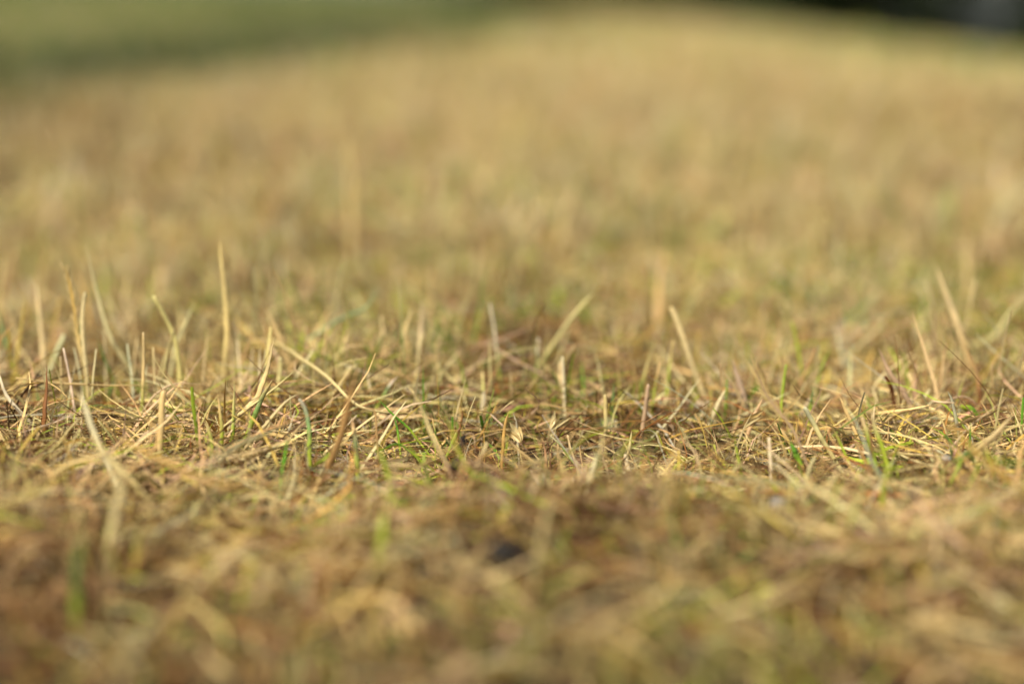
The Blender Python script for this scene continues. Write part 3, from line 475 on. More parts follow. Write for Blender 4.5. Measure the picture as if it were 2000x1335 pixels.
 ('grass_blade','grass blade','amber cream blade in the gap behind the reddish seed stalk',[(118.3,701.1,-8.2),(125.0,705.1,8.0),(127.1,706.4,13.1),(129.7,707.7,18.3)],2.38,'peach','taper',0.22,None,None,None),
 ('grass_blade','grass blade','tan blade slanting left beyond the forked straw',[(179.1,687.6,-8.0),(171.9,691.6,8.0),(169.0,693.2,14.3),(166.4,694.6,20.1)],2.08,'straw','taper',0.22,None,None,None),
 ('grass_blade','grass blade','rusty strand leaning left below the tan slanted blade',[(171.3,622.9,-7.9),(163.8,626.9,8.0),(161.4,628.1,13.1),(157.9,629.7,19.5)],1.19,'amber','taper',0.22,None,None,None),
 ('grass_blade','grass blade','long thin olive strand leaning left before the tan slanted blade',[(165.9,639.6,-7.9),(158.6,643.5,8.0),(154.4,645.8,17.0),(150.3,647.4,23.6)],1.22,'ygreen','taper',0.22,'tan',None,None),
 ('lying_straw','straw','blurred thick straw lying down the slope right of the bright white stub',[(74.0,552.2,20.0),(83.9,574.4,20.0),(93.0,599.9,20.0),(99.1,613.0,20.0)],3.57,'straw','taper',0.22,None,None,None),
 ('grass_blade','grass blade','blurred thin pale green blade upright,front of the right thatch',[(114.8,638.9,-28.9),(111.6,643.2,-11.7),(109.7,645.8,-1.0),(107.7,648.2,8.5),(106.7,649.6,14.5)],1.96,'ygreen','taper',0.22,None,None,None),
 ('lying_straw','straw','cream flake shaped straw lying level in the right thatch',[(119.2,610.7,12.0),(122.3,608.6,12.0),(124.3,607.2,12.0)],1.39,'bone','taper',0.22,None,None,None),
 ('grass_blade','grass blade','arched tan ribbon bending left to right in the right thatch',[(174.9,687.1,-3.1),(188.8,689.8,8.0),(193.3,690.7,11.5),(199.7,691.3,14.0),(208.8,691.5,14.8)],1.82,'tan','taper',0.22,None,None,None),
 ('lying_straw','straw','level stub of straw above the dark pocket at right',[(205.6,669.2,18.0),(210.4,666.6,18.0),(216.4,666.6,18.0)],1.51,'pale','taper',0.22,None,None,None),
 ('grass_blade','grass blade','thin amber hoop crossing the right thatch',[(162.5,633.1,-3.3),(176.3,635.9,8.0),(180.9,636.8,11.7),(186.4,637.3,13.6),(192.4,637.0,12.7)],0.96,'golden','taper',0.22,None,None,None),
 ('grass_blade','grass blade','blurred grey green stem with blue cast near the right edge',[(224.7,671.7,-9.2),(221.5,676.0,8.0),(219.9,678.0,16.2),(218.4,679.5,22.3),(216.4,680.4,26.0)],1.78,'grey','taper',0.22,None,None,None),
 ('grass_blade','grass blade','blurred upright blade by the far right edge,pale and faint',[(335.2,1020.8,-9.5),(335.2,1025.2,8.0),(335.2,1030.6,29.9),(337.0,1036.0,51.9)],6.03,'straw','taper',0.22,None,None,None),
 ('lying_straw','straw','blurred orange straw lying diagonally across the lower left',[(-170.7,593.9,22.0),(-143.2,572.0,22.0),(-116.8,547.9,22.0),(-87.8,522.2,22.0)],2.92,'orange','taper',0.22,None,None,None),
 ('grass_blade','grass blade','blurred cream blade bent at its shoulder in the lower left',[(-162.4,520.1,-9.3),(-158.3,524.4,7.7),(-155.6,527.0,18.4),(-154.0,529.2,27.3),(-158.3,531.4,36.1),(-163.3,533.3,43.9)],3.43,'pale','lens',0.22,None,None,None),
 ('grass_blade','grass blade','soft cream blade leaning left in the lowest left foreground',[(-127.2,490.2,-5.3),(-114.5,493.3,7.0),(-104.9,495.6,16.3),(-96.4,497.6,24.6)],3.63,'straw','taper',0.22,None,None,None),
 ('grass_blade','grass blade','soft green blade at the lower left corner of the grass',[(-159.1,477.4,-15.5),(-159.1,481.7,2.0),(-159.1,484.9,14.7),(-157.2,487.6,25.6)],5.62,'dkgreen','taper',0.22,None,None,None),
 ('grass_blade','grass blade','broad blurred green leaf in the bottom foreground,right of centre',[(40.6,399.3,30.0),(48.9,404.7,30.0),(56.4,414.0,30.0),(63.9,415.9,30.0)],5.3,'ygreen','taper',0.22,None,None,None),
 ('grass_blade','grass blade','soft yellow green blade standing before the central thatch',[(-54.3,508.6,-14.4),(-51.5,512.8,2.8),(-49.9,515.2,12.4),(-49.1,517.6,22.0)],5.15,'ygreen','taper',0.22,None,None,None),
 ('grass_blade','grass blade','tall soft green blade over the centre left foreground',[(-52.5,579.2,-20.6),(-52.5,583.5,-3.1),(-52.5,586.2,7.7),(-55.8,589.1,19.6),(-59.1,591.0,27.2)],2.68,'ygreen','taper',0.22,None,None,None),
 ('lying_straw','straw','blurred straw pair,upper one,crossing the bottom centre',[(5.0,424.1,20.0),(-3.4,441.9,20.0),(-11.5,456.6,20.0)],2.98,'straw','taper',0.22,None,None,None),
 ('grass_blade','grass blade','blurred olive stem standing right of the white fringe far forward',[(158.3,579.2,-20.5),(160.7,583.5,-3.1),(162.5,586.7,9.9),(164.1,589.1,19.6)],3.12,'ygreen','taper',0.22,None,None,None),
 ('grass_blade','grass blade','blurred brown stem leaning right in the right foreground',[(123.6,579.6,-18.8),(131.7,583.5,-3.1),(137.3,586.2,7.7),(142.8,588.6,17.4)],2.9,'straw','taper',0.22,None,None,None),
 ('grass_blade','grass blade','blurred tan stem parallel behind the brown leaning stem',[(131.5,619.8,-23.1),(135.4,624.0,-6.0),(137.8,626.5,4.4),(140.7,628.5,12.4)],3.09,'pale','taper',0.22,None,None,None),
 ('grass_blade','grass blade','dark green blade lying along the right edge,partly in shade',[(200.5,570.3,18.0),(204.9,560.8,18.0),(212.7,552.8,18.0)],2.82,'green','taper',0.22,None,None,None),
 ('grass_blade','grass blade','dark green upright blade in front of the broad golden straw',[(203.6,630.0,-23.4),(202.6,634.3,-5.9),(202.1,636.3,2.3),(201.2,637.8,8.1)],2.17,'dkgreen','taper',0.22,None,None,None),
 ('grass_blade','grass blade','tall straw yellow stem with brown foot,cut tip,leaning right,behind the bent cut blade',[(-190.7,729.0,-9.3),(-188.0,733.2,8.0),(-185.3,737.6,25.5),(-181.2,741.9,43.1)],1.41,'straw','blunt',0.22,None,'tan','thin stems of the left cluster'),
 ('grass_blade','grass blade','medium pale stem with greenish foot,pointed tip,upright,behind the knotted seed stalk',[(-240.5,771.3,-6.1),(-242.2,776.6,15.2),(-243.1,779.1,25.6),(-244.3,781.7,36.0)],1.1,'pale','taper',0.22,None,'ygreen','thin stems of the left cluster'),
 ('grass_blade','grass blade','medium whitish stem,cut tip,leaning left,behind the knotted seed stalk',[(-227.7,730.0,-9.3),(-230.3,734.2,8.0),(-232.3,737.4,20.9),(-235.2,740.6,33.8)],1.07,'bone','blunt',0.22,None,None,'thin stems of the left cluster'),
 ('grass_blade','grass blade','short pale stem,cut tip,leaning right,behind the bent cut blade',[(-203.5,767.5,-6.5),(-197.7,772.6,14.1),(-195.3,774.7,22.5),(-191.7,776.8,30.9)],1.54,'pale','blunt',0.22,None,None,'thin stems of the left cluster'),
 ('grass_blade','grass blade','tall pale stem with greenish foot,cut tip,leaning right,behind the knotted seed stalk',[(-221.1,708.8,-9.4),(-219.8,713.2,8.0),(-218.7,716.6,22.1),(-217.1,720.1,36.2)],1.07,'pale','blunt',0.22,None,'ygreen','thin stems of the left cluster'),
 ('grass_blade','grass blade','short pale stem,pointed tip,upright,behind the tall upright straw',[(-153.0,754.2,-10.9),(-154.3,759.5,10.5),(-154.9,761.6,19.0),(-155.7,763.7,27.5)],1.21,'pale','taper',0.22,None,None,'thin stems of the left cluster'),
 ('grass_blade','grass blade','tall pale stem with brown foot,pointed tip,leaning right,behind the tall upright straw',[(-170.7,743.8,-9.4),(-169.2,748.1,8.0),(-167.9,751.9,23.4),(-166.0,755.8,38.9)],1.47,'pale','taper',0.22,None,'tan','thin stems of the left cluster'),
 ('grass_blade','grass blade','medium pale stem,pointed tip,leaning right,behind the lone ragged stub',[(-213.4,757.6,-9.8),(-211.4,762.8,11.4),(-210.1,766.4,25.7),(-208.2,769.9,40.0)],1.56,'pale','taper',0.22,None,None,'thin stems of the left cluster'),
 ('grass_blade','grass blade','tall whitish stem with brown foot,cut tip,upright,behind the folded green sheath',[(-223.9,753.2,-11.2),(-224.7,758.4,10.2),(-225.2,762.2,25.2),(-226.0,765.9,40.2)],1.05,'bone','blunt',0.22,None,'tan','thin stems of the left cluster'),
 ('grass_blade','grass blade','medium whitish stem with greenish foot,pointed tip,leaning right,behind the knotted seed stalk',[(-234.4,709.4,-9.3),(-231.8,713.7,8.0),(-230.3,716.2,18.1),(-228.0,718.7,28.2)],1.15,'bone','taper',0.22,None,'ygreen','thin stems of the left cluster'),
 ('grass_blade','grass blade','short whitish stem,pointed tip,leaning right,behind the lone ragged stub',[(-201.1,725.8,-9.3),(-198.2,730.1,8.0),(-196.7,732.4,17.3),(-194.4,734.7,26.5)],1.22,'bone','taper',0.22,None,None,'thin stems of the left cluster'),
 ('grass_blade','grass blade','tall pale stem with brown foot,pointed tip,upright,behind the tall upright straw',[(-153.1,763.0,-8.4),(-154.3,768.3,13.0),(-155.2,772.0,27.7),(-156.5,775.6,42.5)],1.56,'pale','taper',0.22,None,'tan','thin stems of the left cluster'),
 ('grass_blade','grass blade','medium pale stem with greenish foot,cut tip,leaning left,behind the lone ragged stub',[(-200.4,757.8,-9.6),(-204.0,763.0,11.5),(-206.0,766.0,23.7),(-209.1,769.1,35.9)],1.42,'pale','blunt',0.22,None,'ygreen','thin stems of the left cluster'),
 ('grass_blade','grass blade','short straw yellow stem,pointed tip,leaning right,behind the tall upright straw',[(-159.7,765.8,-6.6),(-152.6,770.8,13.6),(-149.5,773.0,22.6),(-144.8,775.2,31.6)],1.17,'straw','taper',0.22,None,None,'thin stems of the left cluster'),
 ('grass_blade','grass blade','medium pale stem with brown foot,cut tip,upright,behind the lone ragged stub',[(-188.7,721.1,-9.5),(-189.3,725.4,8.0),(-189.8,728.7,21.3),(-190.5,732.0,34.7)],1.16,'pale','blunt',0.22,None,'tan','thin stems of the left cluster'),
 ('grass_blade','grass blade','tall whitish stem,cut tip,leaning left,behind the knotted seed stalk',[(-225.6,707.1,-9.3),(-228.3,711.4,8.0),(-230.5,714.9,22.4),(-233.7,718.5,36.7)],1.19,'bone','blunt',0.22,None,None,'thin stems of the left cluster'),
 ('grass_blade','grass blade','medium straw yellow stem with greenish foot,cut tip,upright,behind the knotted seed stalk',[(-237.9,719.4,-9.5),(-238.4,723.7,8.0),(-238.7,726.5,19.4),(-239.1,729.3,30.8)],1.22,'straw','blunt',0.22,None,'ygreen','thin stems of the left cluster'),
 ('grass_blade','grass blade','medium whitish stem,cut tip,leaning left,behind the lone ragged stub',[(-201.8,730.1,-9.4),(-203.4,734.4,8.0),(-204.7,737.8,21.8),(-206.7,741.2,35.5)],1.2,'bone','blunt',0.22,None,None,'thin stems of the left cluster'),
 ('grass_blade','grass blade','short brownish stem with brown foot,cut tip,upright,behind the wide curved straw',[(257.7,726.3,-9.5),(257.0,730.7,8.0),(256.7,732.7,16.4),(256.2,734.8,24.9)],1.37,'tan','blunt',0.22,None,'tan','thin stems in the turf at the right'),
 ('grass_blade','grass blade','medium brownish stem with brown foot,pointed tip,leaning right,behind the tall crisp straw',[(232.1,749.6,-12.0),(235.5,754.9,9.1),(237.7,758.3,22.8),(240.9,761.6,36.5)],1.38,'tan','taper',0.22,None,'tan','thin stems in the turf at the right'),
 ('grass_blade','grass blade','medium brownish stem with brown foot,pointed tip,leaning left,behind the wide mauve blade',[(131.4,760.7,-8.7),(127.4,765.9,12.3),(125.5,768.3,22.0),(122.8,770.7,31.8)],1.4,'tan','taper',0.22,None,'tan','thin stems in the turf at the right'),
 ('grass_blade','grass blade','short yellow green stem with brown foot,pointed tip,leaning right,behind the tall crisp straw',[(232.1,721.7,-8.9),(236.8,725.9,8.0),(239.1,727.9,16.3),(242.6,730.0,24.6)],1.26,'ygreen','taper',0.22,None,'tan','thin stems in the turf at the right'),
 ('grass_blade','grass blade','medium yellow green stem with greenish foot,cut tip,leaning right,behind the reddish seed stalk',[(141.3,720.3,-9.4),(142.9,724.6,8.0),(144.0,727.4,19.3),(145.6,730.2,30.6)],1.4,'ygreen','blunt',0.22,None,'ygreen','thin stems in the turf at the right'),
 ('grass_blade','grass blade','medium brownish stem,cut tip,leaning right,behind the pale pink straw',[(220.8,761.8,-8.4),(224.8,767.0,12.6),(227.2,770.1,25.3),(230.9,773.3,38.0)],1.12,'tan','blunt',0.22,None,None,'thin stems in the turf at the right'),
 ('grass_blade','grass blade','short yellow green stem,cut tip,leaning right,behind the radiating tuft',[(74.1,736.1,-9.3),(76.8,740.4,8.0),(78.1,742.5,16.5),(80.0,744.6,25.1)],1.03,'ygreen','blunt',0.22,None,None,'thin stems in the turf at the right'),
 ('grass_blade','grass blade','medium brownish stem with greenish foot,pointed tip,upright,behind the upright tan stub',[(60.8,753.1,-11.1),(59.3,758.4,10.2),(58.4,761.5,22.7),(57.0,764.6,35.2)],1.37,'tan','taper',0.22,None,'ygreen','thin stems in the turf at the right'),
 ('grass_blade','grass blade','medium yellow green stem with greenish foot,cut tip,leaning left,behind the reddish seed stalk',[(167.6,777.0,-4.4),(164.0,782.2,16.7),(162.0,785.0,28.0),(159.1,787.8,39.4)],1.53,'ygreen','blunt',0.22,None,'ygreen','thin stems in the turf at the right'),
 ('grass_blade','grass blade','medium brownish stem,pointed tip,leaning left,behind the wide mauve blade',[(135.2,772.1,-5.8),(132.7,777.4,15.4),(131.2,780.5,28.2),(129.0,783.7,40.9)],1.28,'tan','taper',0.22,None,None,'thin stems in the turf at the right'),
 ('grass_blade','grass blade','short yellow green stem,cut tip,leaning left,behind the pale pink straw',[(222.2,753.9,-10.8),(219.4,759.1,10.4),(218.2,761.2,18.9),(216.5,763.3,27.4)],1.37,'ygreen','blunt',0.22,None,None,'thin stems in the turf at the right'),
 ('grass_blade','grass blade','medium straw yellow stem with greenish foot,pointed tip,leaning right,behind the radiating tuft',[(67.6,758.1,-9.1),(73.2,763.2,11.5),(76.0,765.7,21.8),(80.2,768.3,32.1)],1.52,'straw','taper',0.22,None,'ygreen','thin stems in the turf at the right'),
 ('grass_blade','grass blade','medium yellow green stem with greenish foot,cut tip,leaning right,behind the radiating tuft',[(83.8,752.7,-11.2),(86.1,757.9,10.0),(87.3,760.8,21.8),(89.2,763.8,33.6)],1.36,'ygreen','blunt',0.22,None,'ygreen','thin stems in the turf at the right'),
 ('grass_blade','grass blade','medium yellow green stem,pointed tip,leaning right,behind the grey jointed straw',[(162.9,756.5,-9.3),(169.5,761.6,11.1),(172.8,764.1,21.3),(177.7,766.6,31.5)],1.29,'ygreen','taper',0.22,None,None,'thin stems in the turf at the right'),
 ('grass_blade','grass blade','short yellow green stem with brown foot,cut tip,leaning left,behind the pale pink straw',[(227.0,764.9,-6.5),(219.0,769.8,13.4),(216.0,771.6,20.7),(211.5,773.5,28.1)],1.34,'ygreen','blunt',0.22,None,'tan','thin stems in the turf at the right'),
 ('grass_blade','grass blade','medium brownish stem with brown foot,pointed tip,leaning left,behind the radiating tuft',[(74.9,764.7,-7.2),(68.9,769.8,13.4),(66.1,772.2,23.1),(61.8,774.6,32.9)],1.38,'tan','taper',0.22,None,'tan','thin stems in the turf at the right'),
 ('grass_blade','grass blade','medium pale stem,cut tip,leaning right,behind the sharp leaning blade',[(-55.7,752.5,-11.3),(-53.1,757.7,10.0),(-51.7,760.5,21.2),(-49.7,763.3,32.5)],1.08,'pale','blunt',0.22,None,None,'short stems behind the thatch'),
 ('grass_blade','grass blade','short straw yellow stem with brown foot,pointed tip,upright,behind the charred twigs',[(-42.6,766.5,-7.5),(-42.1,771.7,13.9),(-42.0,773.8,22.4),(-41.7,775.9,30.8)],1.25,'straw','taper',0.22,None,'tan','short stems behind the thatch'),
 ('grass_blade','grass blade','short whitish stem with greenish foot,cut tip,upright,behind the central husk',[(13.0,776.2,-4.8),(14.2,781.5,16.5),(14.5,782.9,22.2),(15.0,784.3,27.8)],1.21,'bone','blunt',0.22,None,'ygreen','short stems behind the thatch'),
 ('grass_blade','grass blade','short whitish stem with brown foot,pointed tip,upright,behind the broad peach straw',[(-144.2,746.6,-13.1),(-143.3,751.9,8.3),(-142.9,754.3,17.8),(-142.2,756.6,27.3)],1.14,'bone','taper',0.22,None,'tan','short stems behind the thatch'),
 ('grass_blade','grass blade','medium pale stem,pointed tip,upright,behind the central husk',[(-11.6,749.2,-12.4),(-11.9,754.4,9.0),(-12.1,757.9,23.1),(-12.4,761.4,37.2)],1.23,'pale','taper',0.22,None,None,'short stems behind the thatch'),
 ('grass_blade','grass blade','medium pale stem with brown foot,cut tip,leaning right,behind the sharp leaning blade',[(-66.3,768.9,-6.5),(-62.6,774.1,14.5),(-60.2,777.4,27.8),(-56.6,780.7,41.0)],1.26,'pale','blunt',0.22,None,'tan','short stems behind the thatch'),
 ('grass_blade','grass blade','medium whitish stem,cut tip,upright,behind the black hollow',[(28.8,731.7,-9.5),(28.1,736.0,8.0),(27.7,738.6,18.4),(27.1,741.1,28.8)],1.22,'bone','blunt',0.22,None,None,'short stems behind the thatch'),
 ('grass_blade','grass blade','short straw yellow stem,pointed tip,leaning right,behind the large amber blade',[(-105.2,779.0,-2.8),(-97.0,783.9,17.1),(-94.5,785.4,23.4),(-90.6,787.0,29.6)],1.4,'straw','taper',0.22,None,None,'short stems behind the thatch'),
 ('grass_blade','grass blade','medium whitish stem with greenish foot,cut tip,leaning left,behind the central husk',[(-6.0,780.4,-3.7),(-8.5,785.7,17.5),(-10.1,789.1,31.6),(-12.6,792.6,45.6)],1.36,'bone','blunt',0.22,None,'ygreen','short stems behind the thatch'),
 ('grass_blade','grass blade','medium pale stem,pointed tip,leaning left,behind the upright tan stub',[(53.5,749.8,-11.8),(49.6,755.0,9.2),(47.8,757.4,18.8),(45.1,759.8,28.5)],0.99,'pale','taper',0.22,None,None,'short stems behind the thatch'),
 ('grass_blade','grass blade','medium straw yellow stem with greenish foot,cut tip,leaning right,behind the blue green arch',[(-107.9,756.4,-10.1),(-105.4,761.7,11.1),(-104.0,764.6,23.0),(-101.9,767.6,34.9)],1.2,'straw','blunt',0.22,None,'ygreen','short stems behind the thatch'),
 ('grass_blade','grass blade','short straw yellow stem with brown foot,pointed tip,upright,behind the central husk',[(0.9,739.7,-9.4),(-0.1,744.1,8.0),(-0.5,745.7,14.7),(-1.1,747.4,21.3)],1.08,'straw','taper',0.22,None,'tan','short stems behind the thatch'),
]


def catmull(P, n):
    P = np.asarray(P, float); Q = np.vstack([2*P[0]-P[1], P, 2*P[-1]-P[-2]])
    out = []
    for i in range(1, len(Q)-2):
        for j in range(n):
            t = j/n
            out.append(0.5*((2*Q[i]) + (-Q[i-1]+Q[i+1])*t + (2*Q[i-1]-5*Q[i]+4*Q[i+1]-Q[i+2])*t*t + (-Q[i-1]+3*Q[i]-3*Q[i+1]+Q[i+2])*t**3))
    out.append(Q[-2]); return np.array(out)

def hero(idx, name, cat, label, pts, width, col, prof, flat, tipc, rootc, group):
    P = np.array(pts)/1000.0; W = width/1000.0*1.02
    lying = np.ptp(P[:, 2]) < 0.004
    P[:, 2] += (relief(P[:, 0], P[:, 1]) + 0.005) if lying else 0.5*float(relief(P[0, 0], P[0, 1]))
    base = P[0].copy(); P = P - base
    k = 5
    Q = catmull(P, k); N = len(Q)
    r = np.random.default_rng(100+idx)
    Q[1:-1] += r.normal(0, W*0.03, (N-2, 3))
    T = np.gradient(Q, axis=0); T /= np.linalg.norm(T, axis=1, keepdims=True)+1e-9
    # the flat of the blade turns slowly along its length
    a0 = r.uniform(-0.35, 0.35); a1 = r.uniform(-0.5, 0.5)
    ref = np.array([0.15, 1.0, 0.25]); ref /= np.linalg.norm(ref)
    s = np.linspace(0, 1, N)
    side = np.cross(T, ref); side /= np.linalg.norm(side, axis=1, keepdims=True)+1e-9
    nor = np.cross(side, T)
    ang = (a0 + a1*s)[:, None]
    sd2 = side*np.cos(ang) + nor*np.sin(ang); nr2 = np.cross(sd2, T)
    if prof == 'taper': wp = np.minimum(1, 0.72+0.9*s)*(1-0.97*s**4)
    elif prof == 'lens': wp = 0.25+0.75*np.sin(np.pi*np.clip(s*0.96+0.02, 0, 1))
    else: wp = np.minimum(1, 0.85+0.3*s)*(1-0.12*s**8)
    wp = np.maximum(wp, 0.06)
    if prof == 'blunt' : wp[-1] *= 0.72
    hw = (W*0.5*wp)[:, None]; ht = np.maximum(hw*flat, W*0.05)
    R = 8; ph = np.arange(R)/R*2*np.pi
    ring = []
    for q in range(R):
        c, sn = math.cos(ph[q]), math.sin(ph[q])
        dip = 0.35*(1-abs(c)) if flat < 0.5 else 0.0      # channelled blade
        ring.append(Q + sd2*hw*c + nr2*(ht*sn - hw*dip))
    V = np.stack(ring, 1).reshape(-1, 3)
    i = np.arange(N-1)[:, None]*R; q = np.arange(R)[None, :]; q1 = (q+1) % R
    F = np.stack([i+q, i+q1, i+R+q1, i+R+q], -1).reshape(-1, 4)
    # caps
    V = np.vstack([V, Q[0], Q[-1] + T[-1]*W*0.15]); c0, c1 = len(V)-2, len(V)-1
    caps = [[c0, (x+1) % R, x, x] for x in range(R)] + [[c1, (N-1)*R+x, (N-1)*R+(x+1) % R, (N-1)*R+(x+1) % R] for x in range(R)]
    if 'green' in col: rootc = rootc or 'ygreen'; tipc = tipc or ('straw' if idx % 3 == 0 else None)
    tint = np.repeat(np.array(COL[col])[None, :], N, 0)
    if tipc:
        m = np.clip((s-0.45)/0.35, 0, 1)[:, None]; tint = tint*(1-m) + np.array(COL[tipc])*m
    if rootc:
        m = np.clip((0.50-s)/0.35, 0, 1)[:, None]; tint = tint*(1-m) + np.array(COL[rootc])*m
    # dry freckles and paler runs along the blade
    fr = 1 + 0.12*np.interp(s, np.linspace(0, 1, 9), r.normal(0, 1, 9))[:, None]
    tint = np.clip(tint*fr*(1+0.05*r.standard_normal((1, 3))), 0.01, 0.85)
    tt = np.vstack([np.repeat(tint[:, None, :], R, 1).reshape(-1, 3), tint[0], tint[-1]])
    ac = np.concatenate([np.tile(np.cos(ph), N), [0, 0]])
    me = bpy.data.meshes.new(name)
    me.from_pydata(V.tolist(), [], [f.tolist() for f in F] + [c[:3] for c in caps])
    me.polygons.foreach_set('use_smooth', np.ones(len(me.polygons), bool))
    a = me.attributes.new('tint', 'FLOAT_COLOR', 'POINT'); cc = np.ones((len(V), 4), np.float32); cc[:, :3] = tt; a.data.foreach_set('color', cc.ravel())
    a = me.attributes.new('across', 'FLOAT', 'POINT'); a.data.foreach_set('value', ac.astype(np.float32))
    me.materials.append(M_HERO); me.update()
    o = link(name, me, label=label, category=cat); o.location = base
    if group: o['group'] = group
    elif name == 'seed_stalk': o['group'] = 'knotted seed stalks'
    else: o['group'] = 'single blades and straws one can tell apart'
    if name == 'seed_stalk':      # florets pressed along the upper half of the stalk
        fm = floret_mesh()
        n0 = int(N*0.45)
        for j, i in enumerate(range(n0, N-1)):
            f = bpy.data.objects.new('floret', fm); C.objects.link(f); f.parent = o
            f.location = Q[i] + sd2[i]*W*(0.45 if j % 2 else -0.45)
            import mathutils
            dirv = mathutils.Vector(T[i] + sd2[i]*(0.25 if j % 2 else -0.25))
            f.rotation_euler = dirv.to_track_quat('Z', 'Y').to_euler()
            f.scale = (1, 1, r.uniform(0.8, 1.2))
    return o

_fl = []
def floret_mesh():
    if _fl: return _fl[0]
    R, N = 6, 6; V = []; 
    for i in range(N):
        s = i/(N-1); w = 0.00062*math.sin(math.pi*(0.08+0.9*s))**0.8
        for q in range(R):
            a = q/R*2*math.pi; V.append((w*math.cos(a), w*0.6*math.sin(a), 0.0058*s))
    F = [[i*R+q, i*R+(q+1) % R, (i+1)*R+(q+1) % R, (i+1)*R+q] for i in range(N-1) for q in range(R)]
    me = mesh_np('floret', np.array(V), np.array(F), np.tile(COL['straw'], (len(V), 1)), np.zeros(len(V)), M_HERO)
    _fl.append(me); return me

for i, b in enumerate(BLADES): hero(i, *b)

# ------------------------------------------------------------------ small debris
def crumbs(n):
    p = zone(n, 0.32, 1.25, 0.40, 0.08); r = rng.lognormal(-6.55, 0.5, n)[:, None, None]
    o = np.array([[1, 0, 0], [0, 1, 0], [-1, 0, 0], [0, -1, 0], [0, 0, 1], [0, 0, -.6]], float)
    V = o[None]*r*(1+0.35*rng.standard_normal((n, 6, 1)))
    V = V + np.stack([p[:, 0], p[:, 1], terrain(p[:, 0], p[:, 1]) - 0.009 + 0.004*rng.random(n)], 1)[:, None, :]
    f = np.array([[0, 1, 4], [1, 2, 4], [2, 3, 4], [3, 0, 4], [1, 0, 5], [2, 1, 5], [3, 2, 5], [0, 3, 5]])
    F = (np.arange(n)*6)[:, None, None] + f[None]
    link('soil_crumbs', mesh_np('soil_crumbs', V.reshape(-1, 3), F.reshape(-1, 3), mat=simple_mat('crumbled_earth', (.06, .04, .026), 0.95, 150, 0.6), smooth=False),
         kind='stuff', label='dark crumbs of earth between the dead grass fibres', category='soil')
crumbs(9000)
def lump(name, loc, size, mat, label, cat, seed, rot=(0, 0, 0)):
    r = np.random.default_rng(seed); n, m = 14, 10; V = []
    for i in range(m+1):
        t = math.pi*i/m
        for j in range(n):
            p = 2*math.pi*j/n
            d = np.array([math.sin(t)*math.cos(p), math.sin(t)*math.sin(p), math.cos(t)])
            k = 1 + 0.5*(fbm(d[0]*1.6+seed, d[1]*1.6+d[2]*2.3, seed, 3)-0.5)
            V.append(d*k*np.array(size))
    F = [[i*n+j, i*n+(j+1) % n, (i+1)*n+(j+1) % n, (i+1)*n+j] for i in range(m) for j in range(n)]
    me = mesh_np(name, np.array(V), np.array(F), mat=mat)
    o = link(name, me, label=label, category=cat); o.location = loc; o.rotation_euler = rot
    return o
M_CHAR = simple_mat('charred_bark', (.012, .009, .008), 0.7, 300, 0.6, 0.6)
M_STONE = simple_mat('dark_stone', (.020, .017, .014), 0.95, 200, 0.5, 0.3)
M_SEED = simple_mat('dark_seed_skin', (.03, .013, .008), 0.4, 300, 0.5, 0.2)
M_FLAKE = simple_mat('pale_bluish_flint', (.25, .24, .225), 0.95, 300, 0.3, 0.3)
def gz(x, y): return float(terrain(x, y))
lump('pebble', (-0.003, 0.492, gz(-.003, .492)+0.011), (0.0055, 0.005, 0.0042), M_STONE, 'small black pebble, blurred, in the central foreground', 'pebble', 4)
lump('pebble', (0.005, 0.497, gz(.005, .497)+0.006), (0.0035, 0.004, 0.003), M_SEED, 'tiny dark brown pebble touching the black one', 'pebble', 9)
lump('charred_twig', (-0.0272, 0.618, 0.0075), (0.0020, 0.0020, 0.0062), M_CHAR, 'black charred twig leaning right under the crossing golden stalk', 'twig', 5, (0.2, 0.55, 0))
lump('charred_twig', (-0.0235, 0.640, 0.0125), (0.0014, 0.0014, 0.0046), M_CHAR, 'smaller charred twig sticking up behind the first one', 'twig', 6, (0.1, 0.25, 0))
lump('seed', (0.1676, 0.563, gz(.1676, .563)+0.008), (0.0022, 0.0024, 0.0030), M_SEED, 'dark shiny seed held upright on the thatch to the right', 'seed', 7)
lump('flint_chip', (0.1143, 0.576, gz(.1143, .576)+0.006), (0.0048, 0.0034, 0.0018), M_FLAKE, 'pale bluish stone chip half covered by the right thatch', 'stone chip', 8, (0.2, 0.1, 0.4))
lump('flint_chip', (0.2060, 0.640, gz(.2060, .640)+0.004), (0.004, 0.003, 0.0016), M_FLAKE, 'pale chip behind the dark seed at the right', 'stone chip', 12, (0.1, 0.2, 1.4))

